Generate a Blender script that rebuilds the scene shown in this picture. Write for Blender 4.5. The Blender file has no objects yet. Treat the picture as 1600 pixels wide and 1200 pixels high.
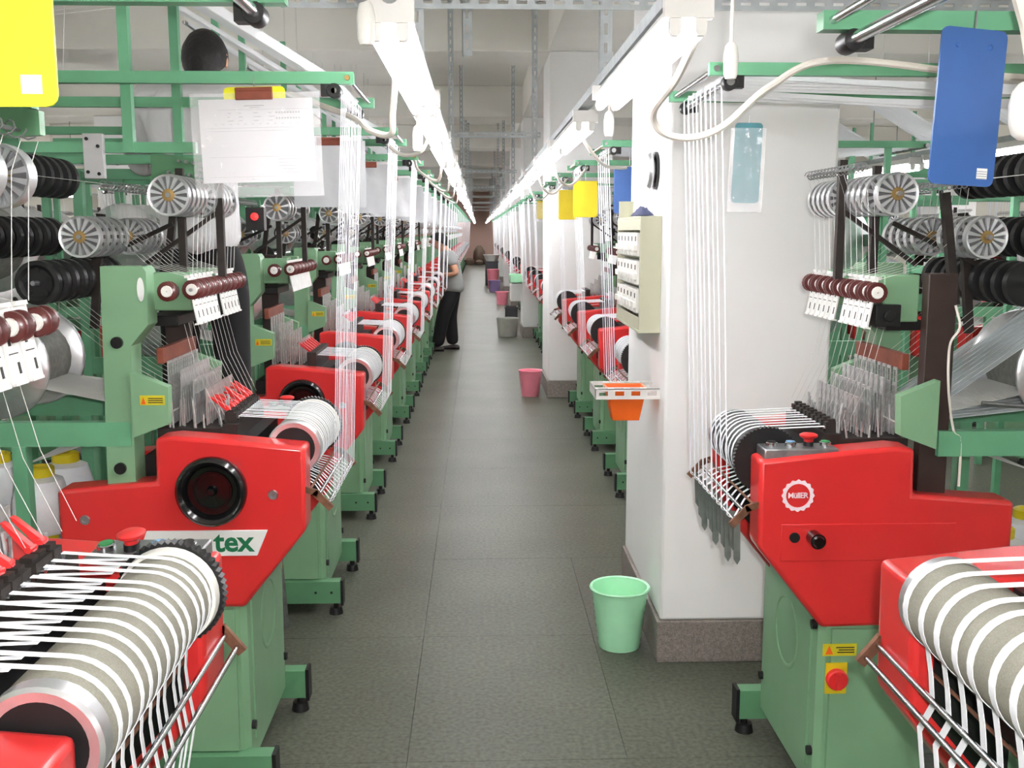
import bpy, bmesh, math, random
from mathutils import Matrix, Vector
random.seed(7)
R = math.radians
PI = math.pi
scene = bpy.context.scene
col = scene.collection

# ---------------------------------------------------------------- camera, world, light, exposure
FPX = 1618.0
cam_data = bpy.data.cameras.new('camera')
cam_data.sensor_fit = 'HORIZONTAL'; cam_data.sensor_width = 36.0
cam_data.lens = 36.0 * FPX / 1600.0
cam_data.clip_start = 0.05; cam_data.clip_end = 200
cam = bpy.data.objects.new('camera', cam_data); col.objects.link(cam)
cam.location = (0, 0, 1.7)
cam.rotation_euler = (PI/2 - math.atan(240/FPX), 0, -math.atan(53/math.hypot(FPX, 240)))
scene.camera = cam

world = bpy.data.worlds.new('world'); scene.world = world; world.use_nodes = True
world.node_tree.nodes['Background'].inputs[0].default_value = (0.9, 0.95, 1.0, 1)
world.node_tree.nodes['Background'].inputs[1].default_value = 0.25

TUBE_EMIT = 30.0
FLASH_W = 95.0
fl = bpy.data.lights.new('camera_flash', 'POINT'); fl.energy = FLASH_W; fl.shadow_soft_size = 0.02
fl.color = (1.0, 0.97, 0.95)
flo = bpy.data.objects.new('camera_flash', fl); flo.location = (0.05, 0.0, 1.76); col.objects.link(flo)

scene.view_settings.view_transform = 'Standard'
scene.view_settings.look = 'None'
scene.view_settings.gamma = 1.0
scene.view_settings.use_curve_mapping = False
scene.view_settings.exposure = 0.62
cy = scene.cycles
cy.max_bounces = 5; cy.diffuse_bounces = 3; cy.glossy_bounces = 3; cy.transmission_bounces = 4; cy.transparent_max_bounces = 6
cy.use_adaptive_sampling = True; cy.adaptive_threshold = 0.2; cy.adaptive_min_samples = 16; cy.light_sampling_threshold = 0.03
cy.caustics_reflective = False; cy.caustics_refractive = False; cy.sample_clamp_indirect = 6.0

# ---------------------------------------------------------------- materials
def lin(c):
    return tuple(((x/255)/12.92 if x/255 <= 0.04045 else ((x/255+0.055)/1.055)**2.4) for x in c)
MATS = {}
def mat(name, rgb, rough=0.5, metal=0.0, var=0.12, scale=14.0, bump=0.0, coat=0.0, emit=0.0,
        trans=0.0, alpha=1.0, spec=0.5, detail=4.0, ior=1.45, fine=None):
    m = bpy.data.materials.new(name); m.use_nodes = True
    nt = m.node_tree; b = nt.nodes['Principled BSDF']
    c = lin(rgb)
    tc = nt.nodes.new('ShaderNodeTexCoord')
    nz = nt.nodes.new('ShaderNodeTexNoise'); nz.inputs['Scale'].default_value = scale; nz.inputs['Detail'].default_value = detail
    nt.links.new(tc.outputs['Object'], nz.inputs['Vector'])
    cr = nt.nodes.new('ShaderNodeValToRGB')
    cr.color_ramp.elements[0].position = 0.3; cr.color_ramp.elements[1].position = 0.7
    cr.color_ramp.elements[0].color = (*[max(0, x*(1-var)) for x in c], 1)
    cr.color_ramp.elements[1].color = (*[min(1, x*(1+var)) for x in c], 1)
    nt.links.new(nz.outputs['Fac'], cr.inputs['Fac'])
    out = cr.outputs['Color']
    if fine:                                   # fine grain speckle: (scale, amount)
        n2 = nt.nodes.new('ShaderNodeTexNoise'); n2.inputs['Scale'].default_value = fine[0]; n2.inputs['Detail'].default_value = 2
        nt.links.new(tc.outputs['Object'], n2.inputs['Vector'])
        mp = nt.nodes.new('ShaderNodeMapRange')
        mp.inputs['From Min'].default_value = 0.3; mp.inputs['From Max'].default_value = 0.7
        mp.inputs['To Min'].default_value = 1-fine[1]; mp.inputs['To Max'].default_value = 1+fine[1]
        nt.links.new(n2.outputs['Fac'], mp.inputs['Value'])
        mx = nt.nodes.new('ShaderNodeVectorMath'); mx.operation = 'SCALE'
        nt.links.new(out, mx.inputs[0]); nt.links.new(mp.outputs['Result'], mx.inputs['Scale'])
        out = mx.outputs['Vector']
    nt.links.new(out, b.inputs['Base Color'])
    b.inputs['Roughness'].default_value = rough
    b.inputs['Metallic'].default_value = metal
    b.inputs['Specular IOR Level'].default_value = spec
    b.inputs['Coat Weight'].default_value = coat
    b.inputs['Coat Roughness'].default_value = 0.12
    b.inputs['Transmission Weight'].default_value = trans
    b.inputs['IOR'].default_value = ior
    b.inputs['Alpha'].default_value = alpha
    if emit:
        b.inputs['Emission Color'].default_value = (*c, 1); b.inputs['Emission Strength'].default_value = emit
    if bump:
        bp = nt.nodes.new('ShaderNodeBump'); bp.inputs['Strength'].default_value = bump; bp.inputs['Distance'].default_value = 0.01
        nt.links.new(nz.outputs['Fac'], bp.inputs['Height']); nt.links.new(bp.outputs['Normal'], b.inputs['Normal'])
    MATS[name] = m
    return m
mat('green', (124, 164, 128), 0.42, var=0.06, scale=6, coat=0.15)
mat('green_dark', (92, 142, 104), 0.45, var=0.08, scale=8, coat=0.1)
mat('green_frame', (104, 166, 128), 0.4, var=0.08, scale=9, coat=0.1)
mat('red', (212, 48, 48), 0.3, var=0.05, scale=5, coat=0.35)
mat('red_plastic', (215, 48, 48), 0.4, var=0.05)
mat('black', (20, 20, 21), 0.45, var=0.25, scale=20)
mat('black_gloss', (14, 14, 15), 0.16, var=0.2, coat=0.5)
mat('dark_iron', (46, 40, 37), 0.55, metal=0.3, var=0.3, scale=25)
mat('brown_post', (52, 38, 34), 0.5, var=0.2, scale=16)
mat('rust', (118, 82, 62), 0.65, metal=0.4, var=0.35, scale=40)
mat('wood_brown', (128, 66, 48), 0.55, var=0.18, scale=22)
mat('chrome', (200, 202, 204), 0.2, metal=1.0, var=0.06, scale=30)
mat('aluminium', (222, 223, 226), 0.30, metal=0.8, var=0.08, scale=30)
mat('steel', (165, 166, 168), 0.38, metal=0.9, var=0.15, scale=40)
mat('galvanised', (172, 178, 180), 0.5, metal=0.45, var=0.12, scale=18)
mat('brass', (170, 140, 90), 0.4, metal=0.8, var=0.2)
mat('roller_grit', (140, 138, 126), 0.75, var=0.08, scale=30, bump=0.15, fine=(400, .12))
mat('roller_pale', (176, 176, 170), 0.6, var=0.05)
mat('white_plastic', (236, 234, 228), 0.4, var=0.03)
mat('tape', (244, 246, 250), 0.65, var=0.02, scale=60)
mat('tape_grey', (104, 112, 106), 0.7, var=0.2, scale=30)
mat('warp_band_white', (206, 214, 218), 0.6, var=0.04)
mat('plate_grey', (120, 120, 122), 0.45, metal=0.4, var=0.1)
mat('yarn', (222, 222, 218), 0.75, var=0.05)
mat('warp_sheet', (150, 152, 146), 0.8, var=0.15, scale=60)
mat('card', (226, 226, 222), 0.35, var=0.06, scale=30)
mat('bobbin_brown', (84, 34, 32), 0.35, var=0.2, coat=0.3)
mat('heald_metal', (206, 206, 206), 0.3, metal=0.7, var=0.2, scale=60)
mat('yellow_plastic', (238, 232, 40), 0.4, var=0.02)
mat('yellow_dull', (214, 190, 30), 0.45, var=0.05)
mat('label_yellow', (206, 194, 40), 0.5, var=0.08)
mat('orange', (236, 104, 32), 0.4, var=0.06)
mat('blue_board', (60, 98, 160), 0.4, var=0.04)
mat('teal_board', (34, 110, 118), 0.4, var=0.06)
mat('paper', (220, 218, 220), 0.6, var=0.02)
mat('ink', (128, 128, 150), 0.7, var=0.05)
mat('print_grey', (176, 176, 176), 0.7, var=0.05)
mat('sleeve', (250, 250, 252), 0.08, var=0.0, alpha=0.22, bump=0.6, scale=9, spec=0.9)
mat('sleeve_milky', (236, 240, 244), 0.15, var=0.02, alpha=0.62, bump=0.4, scale=11, spec=0.8)
mat('sign_white', (236, 238, 236), 0.35, var=0.02)
mat('sign_green', (24, 110, 72), 0.5, var=0.05)
mat('logo_white', (244, 224, 230), 0.45, var=0.02)
mat('button_green', (50, 140, 80), 0.35, var=0.05)
mat('button_blue', (110, 160, 205), 0.3, var=0.05)
mat('wall_white', (246, 246, 245), 0.85, var=0.025, scale=2.2, bump=0.03)
mat('wall_cream', (232, 229, 216), 0.9, var=0.03, scale=1.5)
mat('wall_pink', (232, 196, 180), 0.9, var=0.03, scale=1.5)
mat('ceiling_paint', (243, 241, 234), 0.95, var=0.03, scale=1.2)
mat('granite', (132, 124, 118), 0.4, var=0.22, scale=55, detail=6, fine=(160, .3))
mat('floor_terrazzo', (85, 88, 77), 0.42, var=0.14, scale=1.6, detail=8, fine=(60, .26), spec=0.14)
mat('joint', (58, 61, 52), 0.8, var=0.1)
mat('cabinet_beige', (190, 190, 166), 0.5, var=0.02)
mat('cabinet_dark', (150, 150, 134), 0.6, var=0.05)
mat('bin_green', (184, 250, 204), 0.3, var=0.04)
mat('bin_pink', (250, 150, 168), 0.3, var=0.04)
mat('bin_purple', (150, 130, 180), 0.4, var=0.04)
mat('bin_grey', (176, 178, 170), 0.45, var=0.06)
mat('carton', (104, 88, 74), 0.8, var=0.15)
mat('dark_carton', (66, 66, 70), 0.7, var=0.1)
mat('cloth_blue', (58, 64, 92), 0.9, var=0.2)
mat('yellow_core', (226, 206, 40), 0.45, var=0.05)
mat('cable_white', (232, 226, 216), 0.45, var=0.03)
mat('skin', (196, 146, 118), 0.55, var=0.05)
mat('hair_black', (16, 14, 14), 0.6, var=0.3, scale=60, bump=0.5)
mat('shirt_white', (214, 214, 216), 0.85, var=0.05, scale=9, bump=0.6)
mat('shirt_grey', (146, 150, 148), 0.85, var=0.06, scale=10, bump=0.5)
mat('trousers_black', (18, 18, 20), 0.85, var=0.2)
mat('shoe_dark', (44, 40, 38), 0.6, var=0.2)
mat('eye_white', (230, 230, 228), 0.3, var=0.0)
mat('tube_glow', (252, 250, 253), 0.4, var=0.0, emit=TUBE_EMIT)
mat('lamp_white', (226, 224, 220), 0.35, var=0.03)
mat('red_glow', (255, 40, 40), 0.4, var=0.0, emit=1.5)

# ---------------------------------------------------------------- mesh builder
class MB:
    def __init__(s): s.v = []; s.f = []; s.m = []; s.k = 0
    def mi(s, k): s.k = k; return s
    def _add(s, vs, fs):
        o = len(s.v); s.v += [tuple(p) for p in vs]
        s.f += [tuple(i+o for i in f) for f in fs]; s.m += [s.k]*len(fs)
        return s
    def box(s, x0, x1, y0, y1, z0, z1):
        x0, x1 = min(x0, x1), max(x0, x1); y0, y1 = min(y0, y1), max(y0, y1); z0, z1 = min(z0, z1), max(z0, z1)
        vs = [(x0,y0,z0),(x1,y0,z0),(x1,y1,z0),(x0,y1,z0),(x0,y0,z1),(x1,y0,z1),(x1,y1,z1),(x0,y1,z1)]
        return s._add(vs, [(3,2,1,0),(4,5,6,7),(0,1,5,4),(1,2,6,5),(2,3,7,6),(3,0,4,7)])
    def obox(s, c, size, M):
        a, b, d = [x/2 for x in size]; c = Vector(c)
        vs = [c + M @ Vector(p) for p in [(-a,-b,-d),(a,-b,-d),(a,b,-d),(-a,b,-d),(-a,-b,d),(a,-b,d),(a,b,d),(-a,b,d)]]
        return s._add(vs, [(3,2,1,0),(4,5,6,7),(0,1,5,4),(1,2,6,5),(2,3,7,6),(3,0,4,7)])
    def bar(s, p0, p1, w, h):
        p0, p1 = Vector(p0), Vector(p1); d = p1-p0
        M = d.to_track_quat('X', 'Z').to_matrix()
        return s.obox((p0+p1)/2, (d.length, w, h), M)
    def cyl(s, p0, p1, r, n=12, r1=None, caps=True):
        p0, p1 = Vector(p0), Vector(p1); r1 = r if r1 is None else r1
        q = (p1-p0).to_track_quat('Z', 'Y'); vs = []
        for p, rr in ((p0, r), (p1, r1)):
            for i in range(n):
                a = 2*PI*i/n; vs.append(p + q @ Vector((rr*math.cos(a), rr*math.sin(a), 0)))
        fs = [(i, (i+1) % n, n+(i+1) % n, n+i) for i in range(n)]
        if caps: fs += [tuple(range(n-1, -1, -1)), tuple(range(n, 2*n))]
        return s._add(vs, fs)
    def tube(s, pts, r, n=6):
        pts = [Vector(p) for p in pts]; N = len(pts); vs = []
        ref = Vector((0.13, 0.21, 0.97)).normalized()
        for i, p in enumerate(pts):
            d = (pts[min(i+1, N-1)] - pts[max(i-1, 0)]).normalized()
            u = d.cross(ref)
            if u.length < 1e-3: u = d.cross(Vector((1, 0, 0)))
            u.normalize(); w = d.cross(u)
            for k in range(n):
                a = 2*PI*k/n; vs.append(p + u*(r*math.cos(a)) + w*(r*math.sin(a)))
        fs = []
        for i in range(N-1):
            for k in range(n):
                fs.append((i*n+k, i*n+(k+1) % n, (i+1)*n+(k+1) % n, (i+1)*n+k))
        fs += [tuple(range(n-1, -1, -1)), tuple(range((N-1)*n, N*n))]
        return s._add(vs, fs)
    def prism(s, poly, y0, y1):                # polygon in x,z extruded along y
        n = len(poly)
        ar = sum(poly[i][0]*poly[(i+1) % n][1]-poly[(i+1) % n][0]*poly[i][1] for i in range(n))
        if ar < 0: poly = poly[::-1]
        vs = [(x, y0, z) for x, z in poly] + [(x, y1, z) for x, z in poly]
        fs = [tuple(range(n)), tuple(range(2*n-1, n-1, -1))]
        fs += [((i+1) % n, i, n+i, n+(i+1) % n) for i in range(n)]
        return s._add(vs, fs)
    def lathe(s, prof, o=(0, 0, 0), axis='z', n=24, close=False):
        o = Vector(o); vs = []; m = len(prof)
        for r, a in prof:
            for i in range(n):
                t = 2*PI*i/n; c, d = r*math.cos(t), r*math.sin(t)
                vs.append(o + (Vector((c, d, a)) if axis == 'z' else Vector((d, a, c)) if axis == 'y' else Vector((a, c, d))))
        fs = []
        for j in range(m-1 + (1 if close else 0)):
            j2 = (j+1) % m
            for i in range(n):
                fs.append((j*n+i, j*n+(i+1) % n, j2*n+(i+1) % n, j2*n+i))
        if not close:
            if prof[0][0] > 1e-6: fs.append(tuple(range(n-1, -1, -1)))
            if prof[-1][0] > 1e-6: fs.append(tuple(range((m-1)*n, m*n)))
        return s._add(vs, fs)
    def ribbon(s, pts, w, th=0.0012):          # strip along pts, width along y
        pts = [Vector(p) for p in pts]; N = len(pts); vs = []
        for i, p in enumerate(pts):
            d = (pts[min(i+1, N-1)] - pts[max(i-1, 0)]).normalized()
            nrm = Vector((-d.z, 0, d.x))
            if nrm.length < 1e-4: nrm = Vector((1, 0, 0))
            nrm.normalize()
            for sy, sn in ((-1, -1), (1, -1), (1, 1), (-1, 1)):
                vs.append(p + Vector((0, sy*w/2, 0)) + nrm*(sn*th/2))
        fs = []
        for i in range(N-1):
            for k in range(4):
                fs.append((i*4+k, i*4+(k+1) % 4, (i+1)*4+(k+1) % 4, (i+1)*4+k))
        fs += [(3, 2, 1, 0), tuple((N-1)*4+k for k in range(4))]
        return s._add(vs, fs)
    def mesh(s, name, mats, smooth=True, ang=38):
        me = bpy.data.meshes.new(name); me.from_pydata(s.v, [], s.f)
        for x in (mats if isinstance(mats, (list, tuple)) else [mats]): me.materials.append(MATS[x])
        me.polygons.foreach_set('material_index', s.m)
        bm = bmesh.new(); bm.from_mesh(me); bmesh.ops.recalc_face_normals(bm, faces=bm.faces); bm.to_mesh(me); bm.free()
        if smooth:
            me.polygons.foreach_set('use_smooth', [True]*len(me.polygons)); me.set_sharp_from_angle(angle=R(ang))
        me.update()
        return me
    def build(s, name, mats, parent=None, loc=(0, 0, 0), bevel=0.0, smooth=True, seg=2):
        o = bpy.data.objects.new(name, s.mesh(name, mats, smooth)); col.objects.link(o)
        o.location = loc; o.parent = parent
        if bevel:
            b = o.modifiers.new('bevel', 'BEVEL'); b.width = bevel; b.segments = seg; b.limit_method = 'ANGLE'; b.angle_limit = R(40)
        return o
def inst(name, me, parent, loc=(0, 0, 0), rot=(0, 0, 0), scale=None):
    o = bpy.data.objects.new(name, me); col.objects.link(o); o.parent = parent
    o.location = loc; o.rotation_euler = rot
    if scale: o.scale = scale
    return o
def empty(name, loc=(0, 0, 0), rz=0.0):
    o = bpy.data.objects.new(name, None); col.objects.link(o); o.location = loc; o.rotation_euler = (0, 0, rz)
    o.empty_display_size = 0.1
    return o
def tag(o, label=None, cat=None, group=None, kind=None):
    for k, v in (('label', label), ('category', cat), ('group', group), ('kind', kind)):
        if v: o[k] = v
    return o
def copy_tree(o, parent=None, kids=None):
    c = o.copy(); col.objects.link(c); c.parent = parent
    for ch in kids.get(o.name, ()): copy_tree(ch, c, kids)
    return c
def kids_map():
    k = {}
    for o in bpy.data.objects:
        if o.parent: k.setdefault(o.parent.name, []).append(o)
    return k
def spline(pts, n=8):
    pts = [Vector(p) for p in pts]; out = []
    P = [pts[0]*2-pts[1]] + pts + [pts[-1]*2-pts[-2]]
    for i in range(1, len(P)-2):
        for k in range(n):
            t = k/n; a, b, c, d = P[i-1], P[i], P[i+1], P[i+2]
            out.append(0.5*((2*b)+(c-a)*t+(2*a-5*b+4*c-d)*t*t+(3*b-a-3*c+d)*t**3))
    return out + [pts[-1]]
def text_mesh(string, size, material, extrude=0.0006, offset=0.0, spacing=1.0):
    cu = bpy.data.curves.new('lettering', 'FONT'); cu.body = string; cu.size = size; cu.extrude = extrude
    cu.offset = offset; cu.align_x = 'CENTER'; cu.align_y = 'CENTER'; cu.space_character = spacing; cu.resolution_u = 3
    o = bpy.data.objects.new('lettering', cu); col.objects.link(o)
    bpy.context.view_layer.update()
    me = bpy.data.meshes.new_from_object(o.evaluated_get(bpy.context.evaluated_depsgraph_get()))
    bpy.data.objects.remove(o); bpy.data.curves.remove(cu)
    me.materials.clear(); me.materials.append(MATS[material])
    return me

# ---------------------------------------------------------------- the building
HALL_Y0, HALL_Y1, HALL_X0, HALL_X1, CEIL = -15.0, 54.0, -9.0, 9.5, 3.92
def struct(o, label=None, cat=None):
    o['kind'] = 'structure'
    if label: o['label'] = label
    if cat: o['category'] = cat
    return o
fb = MB().box(HALL_X0, HALL_X1, HALL_Y0, HALL_Y1, -0.25, -0.012)
floor = struct(fb.build('floor', 'joint'), 'grey polished terrazzo factory floor with thin slab joints', 'floor')
PILLARS = [3.90, 10.5, 16.5] + [22.6 + 6.05*i for i in range(5)]
def slab(x0, x1, y0, y1):
    g = 0.0009
    return MB().box(x0+g, x1-g, y0+g, y1-g, -0.012, 0.0).build('floor_panel', 'floor_terrazzo', floor, smooth=False)
ys = [-0.5 + 0] + [3.14 - 1.045*k for k in (3, 2, 1)] + [3.14 + 1.045*k for k in range(0, 18)]
ys = sorted(set([HALL_Y0] + [y for y in ys if y > -0.6]))
for a, b in zip(ys[:-1], ys[1:]):
    slab(-1.30, -0.238, a, b)
    if any(a < p+0.95 and b > p-0.2 for p in PILLARS):
        slab(-0.238, 0.478, a, b); slab(0.478, 1.55, a, b)
    else:
        slab(-0.238, 1.55, a, b)
yl = ys[-1]
slab(HALL_X0, -1.30, HALL_Y0, HALL_Y1); slab(1.55, HALL_X1, HALL_Y0, HALL_Y1); slab(-1.30, 1.55, yl, HALL_Y1)
struct(MB().box(HALL_X0, HALL_X1, HALL_Y0, HALL_Y1, CEIL, CEIL+0.2).build('ceiling', 'ceiling_paint'), 'pale painted concrete ceiling slab', 'ceiling')
struct(MB().box(HALL_X0-0.2, HALL_X0, HALL_Y0, HALL_Y1, -0.2, CEIL+.2).build('wall_left', 'wall_cream'), 'cream wall behind the left looms', 'wall')
struct(MB().box(HALL_X1, HALL_X1+0.2, HALL_Y0, HALL_Y1, -0.2, CEIL+.2).build('wall_right', 'wall_cream'), 'cream wall behind the right looms', 'wall')
struct(MB().box(HALL_X0-.2, HALL_X1+.2, HALL_Y1, HALL_Y1+0.2, -0.2, CEIL+.2).build('wall_back', 'wall_pink'), 'pinkish end wall far down the aisle', 'wall')
struct(MB().box(HALL_X0-.2, HALL_X1+.2, HALL_Y0-0.2, HALL_Y0, -0.2, CEIL+.2).build('wall_front', 'wall_cream'), 'cream wall behind the viewer', 'wall')
BEAM = 3.44
ordn = ['nearest', 'second', 'third', 'fourth', 'fifth', 'sixth', 'seventh', 'eighth', 'ninth', 'tenth', 'eleventh', 'twelfth',
        'thirteenth', 'fourteenth', 'fifteenth', 'sixteenth', 'seventeenth', 'eighteenth', 'nineteenth', 'twentieth']
PX0, PX1, PD = 0.712, 1.345, 0.98
for i, y in enumerate(PILLARS):
    struct(MB().box(HALL_X0, HALL_X1, y+0.05, y+PD-0.05, BEAM, CEIL).build('ceiling_beam', 'ceiling_paint', bevel=0.01),
           'cream cross beam over the %s pillar' % ordn[i], 'beam')
    for sx, nm in ((0, ''), (-6.6, ' of the far left line'), (6.6, ' of the far right line')):
        p = MB().box(PX0+sx, PX1+sx, y, y+PD, 0.17, BEAM).build('pillar', 'wall_white', bevel=0.012)
        struct(p, '%s white painted square pillar%s' % (ordn[i], nm or ' beside the aisle'), 'pillar')
        q = MB().box(PX0+sx-0.012, PX1+sx+0.012, y-0.012, y+PD+0.012, 0.0, 0.17).build('skirting', 'granite', p, bevel=0.003)
struct(MB().box(0.70, 1.36, HALL_Y0, HALL_Y1, BEAM+0.001, CEIL).build('ceiling_beam', 'ceiling_paint'), 'long cream ceiling beam running along the pillar line', 'beam')

# ---------------------------------------------------------------- loom pieces shared by many looms
W = 0.60
CX, CZ, RR = 0.14, 1.06, 0.080
def arc(a0, a1, n, r=RR+0.0015):
    return [(CX + r*math.cos(R(a0+(a1-a0)*i/n)), CZ + r*math.sin(R(a0+(a1-a0)*i/n))) for i in range(n+1)]
COVER = [(0.19, 1.083), (-0.06, 1.108), (-0.18, 1.118), (-0.235, 1.112), (-0.238, 0.985), (-0.52, 0.963), (-0.52, 0.615), (0.0, 0.605), (0.186, 0.838)]
M = {}
def shared(key, fn):
    if key not in M: M[key] = fn()
    return M[key]
def m_cover():
    return MB().prism(COVER, 0, 0.105).mesh('cover', 'red', ang=30)
def m_wheel():
    prof = [(0.0, -0.030), (0.010, -0.031), (0.013, -0.026), (0.016, -0.014), (0.050, -0.012), (0.052, -0.016), (0.056, -0.016), (0.058, -0.012), (0.070, -0.014), (0.080, -0.040), (0.090, -0.047), (0.099, -0.040), (0.102, -0.022), (0.098, 0.0)]
    return MB().lathe(prof, axis='y', n=40).mesh('handwheel', 'black_gloss', ang=50)
def m_feeder(n=30, ribs=14):
    b = MB()
    r = 0.057
    b.lathe([(r-0.007, 0.0), (r-0.006, -0.010), (r, -0.012), (r+0.001, 0.0), (r, 0.012), (r-0.006, 0.010)], axis='y', n=n, close=True)
    b.mi(2).lathe([(0.012, -0.002), (r-0.006, -0.002), (r-0.006, 0.002), (0.012, 0.002)], axis='y', n=n, close=True)
    b.mi(0)
    for i in range(ribs):
        a = 2*PI*i/ribs; c = Vector((math.sin(a), 0, math.cos(a)))
        Mx = Matrix.Rotation(a, 3, 'Y')
        vs = [Mx @ Vector(q) for q in ((-.0022, -.013, .017), (.0022, -.013, .017), (.0055, -.011, r-.005), (-.0055, -.011, r-.005), (-.0022, .013, .017), (.0022, .013, .017), (.0055, .011, r-.005), (-.0055, .011, r-.005))]
        b._add(vs, [(3, 2, 1, 0), (4, 5, 6, 7), (0, 1, 5, 4), (1, 2, 6, 5), (2, 3, 7, 6), (3, 0, 4, 7)])
    b.mi(1).lathe([(0.006, -0.014), (0.017, -0.013), (0.019, -0.006), (0.019, 0.010), (0.017, 0.014), (0.006, 0.014)], axis='y', n=16, close=True)
    return b.mesh('feeder_wheel', ['aluminium', 'brass', 'plate_grey'])
def m_black_disc():
    r = 0.062
    b = MB().lathe([(0.008, -0.008), (0.04, -0.006), (0.05, -0.014), (r, -0.012), (r, 0.012), (0.05, 0.014), (0.008, 0.010)], axis='y', n=22, close=True)
    for i in range(5):
        a = 2*PI*i/5; b.cyl((0.035*math.sin(a), -0.010, 0.035*math.cos(a)), (0.035*math.sin(a), -0.005, 0.035*math.cos(a)), 0.008, 8)
    return b.mesh('black_wheel', 'black')
def m_bobbin():
    b = MB().lathe([(0.004, -0.016), (0.024, -0.016), (0.028, -0.013), (0.028, -0.008), (0.018, -0.006), (0.018, 0.006), (0.028, 0.008), (0.028, 0.013), (0.004, 0.014)], axis='y', n=16, close=True)
    b.mi(1).lathe([(0.002, -0.019), (0.015, -0.019), (0.017, -0.0155), (0.002, -0.0155)], axis='y', n=14, close=True).lathe([(0.002, 0.0135), (0.017, 0.0135), (0.015, 0.017), (0.002, 0.017)], axis='y', n=14, close=True)
    return b.mesh('tension_disc', ['bobbin_brown', 'white_plastic'])
def m_stop_card():
    b = MB().box(-0.002, 0.002, 0.002, 0.041, -0.135, 0.0)
    b.box(-0.010, 0.008, 0.006, 0.037, -0.004, 0.004); b.box(-0.010, 0.006, 0.006, 0.037, -0.139, -0.134)
    b.mi(1).box(0.002, 0.003, 0.010, 0.033, -0.085, -0.083).box(0.002, 0.003, 0.014, 0.02, -0.07, -0.05).box(0.002, 0.003, 0.026, 0.031, -0.12, -0.1)
    return b.mesh('stop_card', ['card', 'dark_iron'], smooth=False)
def m_heald():
    b = MB()
    for i in range(4):
        x = -0.080 + 0.036*i; h = 0.155 - 0.028*i
        for yy in (-0.012, 0.008): b.box(x, x+0.004, yy, yy+0.004, -0.03, h)
        b.box(x, x+0.004, -0.012, 0.012, h, h+0.008); b.box(x, x+0.004, -0.012, 0.012, h-0.045, h-0.036)
        if i % 2: b.box(x+0.001, x+0.003, -0.008, 0.008, h-0.036, h)
        else: b.box(x, x+0.004, -0.002, 0.002, -0.03, h-0.045)
    return b.mesh('heald_pack', 'heald_metal', smooth=False)
def m_clamp():
    b = MB().box(-0.022, 0.012, -0.011, 0.011, -0.022, 0.012).box(-0.016, 0.004, -0.008, 0.008, 0.012, 0.020)
    b.mi(1).cyl((0.012, 0.004, -0.006), (0.018, 0.004, -0.006), 0.006, 10)
    return b.mesh('tape_clamp', ['dark_iron', 'chrome'])
def m_lever():
    b = MB(); Mx = Matrix.Rotation(R(34), 3, 'Y')
    poly = [(0.0, -0.006), (0.012, -0.003), (0.012, 0.004), (0.0, 0.007), (-0.055, 0.003), (-0.062, 0.0), (-0.055, -0.003)]
    b.prism(poly, -0.005, 0.005)
    b.v = [tuple(Mx @ Vector(p)) for p in b.v]
    b.cyl((0.003, -0.008, 0), (0.003, 0.008, 0), 0.006, 10)
    return b.mesh('clamp_lever', 'red_plastic')
def m_sprocket():
    n = 52; poly = []
    for i in range(n*2):
        a = 2*PI*i/(n*2); r = 0.0965 if i % 2 else 0.0915
        poly.append((r*math.sin(a), r*math.cos(a)))
    b = MB().prism(poly, -0.008, 0.008)
    return b.mesh('sprocket', 'black', ang=25)
def m_foot():
    b = MB().box(-0.36, 0.075, -0.028, 0.028, 0.055, 0.155)
    b.mi(1).box(0.070, 0.082, -0.030, 0.030, 0.045, 0.160)
    for x in (0.045, -0.33): b.cyl((x, 0, 0.0), (x, 0, 0.03), 0.032, 14, r1=0.026).cyl((x, 0, 0.03), (x, 0, 0.06), 0.012, 8)
    for x in (0.03, -0.04): b.cyl((x, -0.030, 0.105), (x, -0.027, 0.105), 0.006, 8)
    return b.mesh('foot_rail', ['green_dark', 'black'])
def m_pedestal():
    poly = [(0.0, 0.03), (0.0, W-0.03), (-0.018, W-0.012), (-0.31, W-0.012), (-0.31, 0.012), (-0.018, 0.012)]
    vs = [(x, y, 0.10) for x, y in poly] + [(x, y, 0.92) for x, y in poly]; n = 6
    b = MB()._add(vs, [tuple(range(n)), tuple(range(2*n-1, n-1, -1))] + [(i, (i+1) % n, n+(i+1) % n, n+i) for i in range(n)])
    b.box(-0.295, -0.03, -0.001, 0.014, 0.16, 0.60).box(-0.295, -0.03, W-0.014, W+0.001, 0.16, 0.60)      # side panels
    b.box(-0.002, 0.006, 0.075, W-0.075, 0.16, 0.80)                                                      # front panel
    b.mi(1).cyl((0.0, 0.045, 0.22), (0.012, 0.045, 0.22), 0.014, 10).cyl((0.0, W-0.045, 0.22), (0.012, W-0.045, 0.22), 0.014, 10)
    b.cyl((0, W-0.045, 0.60), (0.014, W-0.045, 0.60), 0.014, 10)
    b.mi(0).lathe([(0.10, 0.006), (0.105, 0.009), (0.112, 0.009), (0.117, 0.006)], (0, W/2, 0.48), 'x', 28, close=True)
    return b.mesh('pedestal', ['green', 'black'])
def m_post():
    poly = [(-0.372, 1.60), (-0.255, 1.60), (-0.245, 1.585), (-0.247, 1.435), (-0.298, 1.375), (-0.305, 0.965), (-0.385, 0.965)]
    b = MB().prism(poly, 0.03, 0.12)
    b.mi(1).cyl((-0.335, 0.02, 1.385), (-0.335, 0.032, 1.385), 0.017, 14).cyl((-0.345, 0.02, 1.02), (-0.345, 0.032, 1.02), 0.017, 14)
    return b.mesh('post', ['green', 'black'])
def m_guard():
    return MB().prism([(-0.30, 1.30), (-0.195, 1.258), (-0.20, 1.15), (-0.30, 1.112)], 0.015, 0.055).mesh('guard_box', 'green', ang=30)
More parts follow.
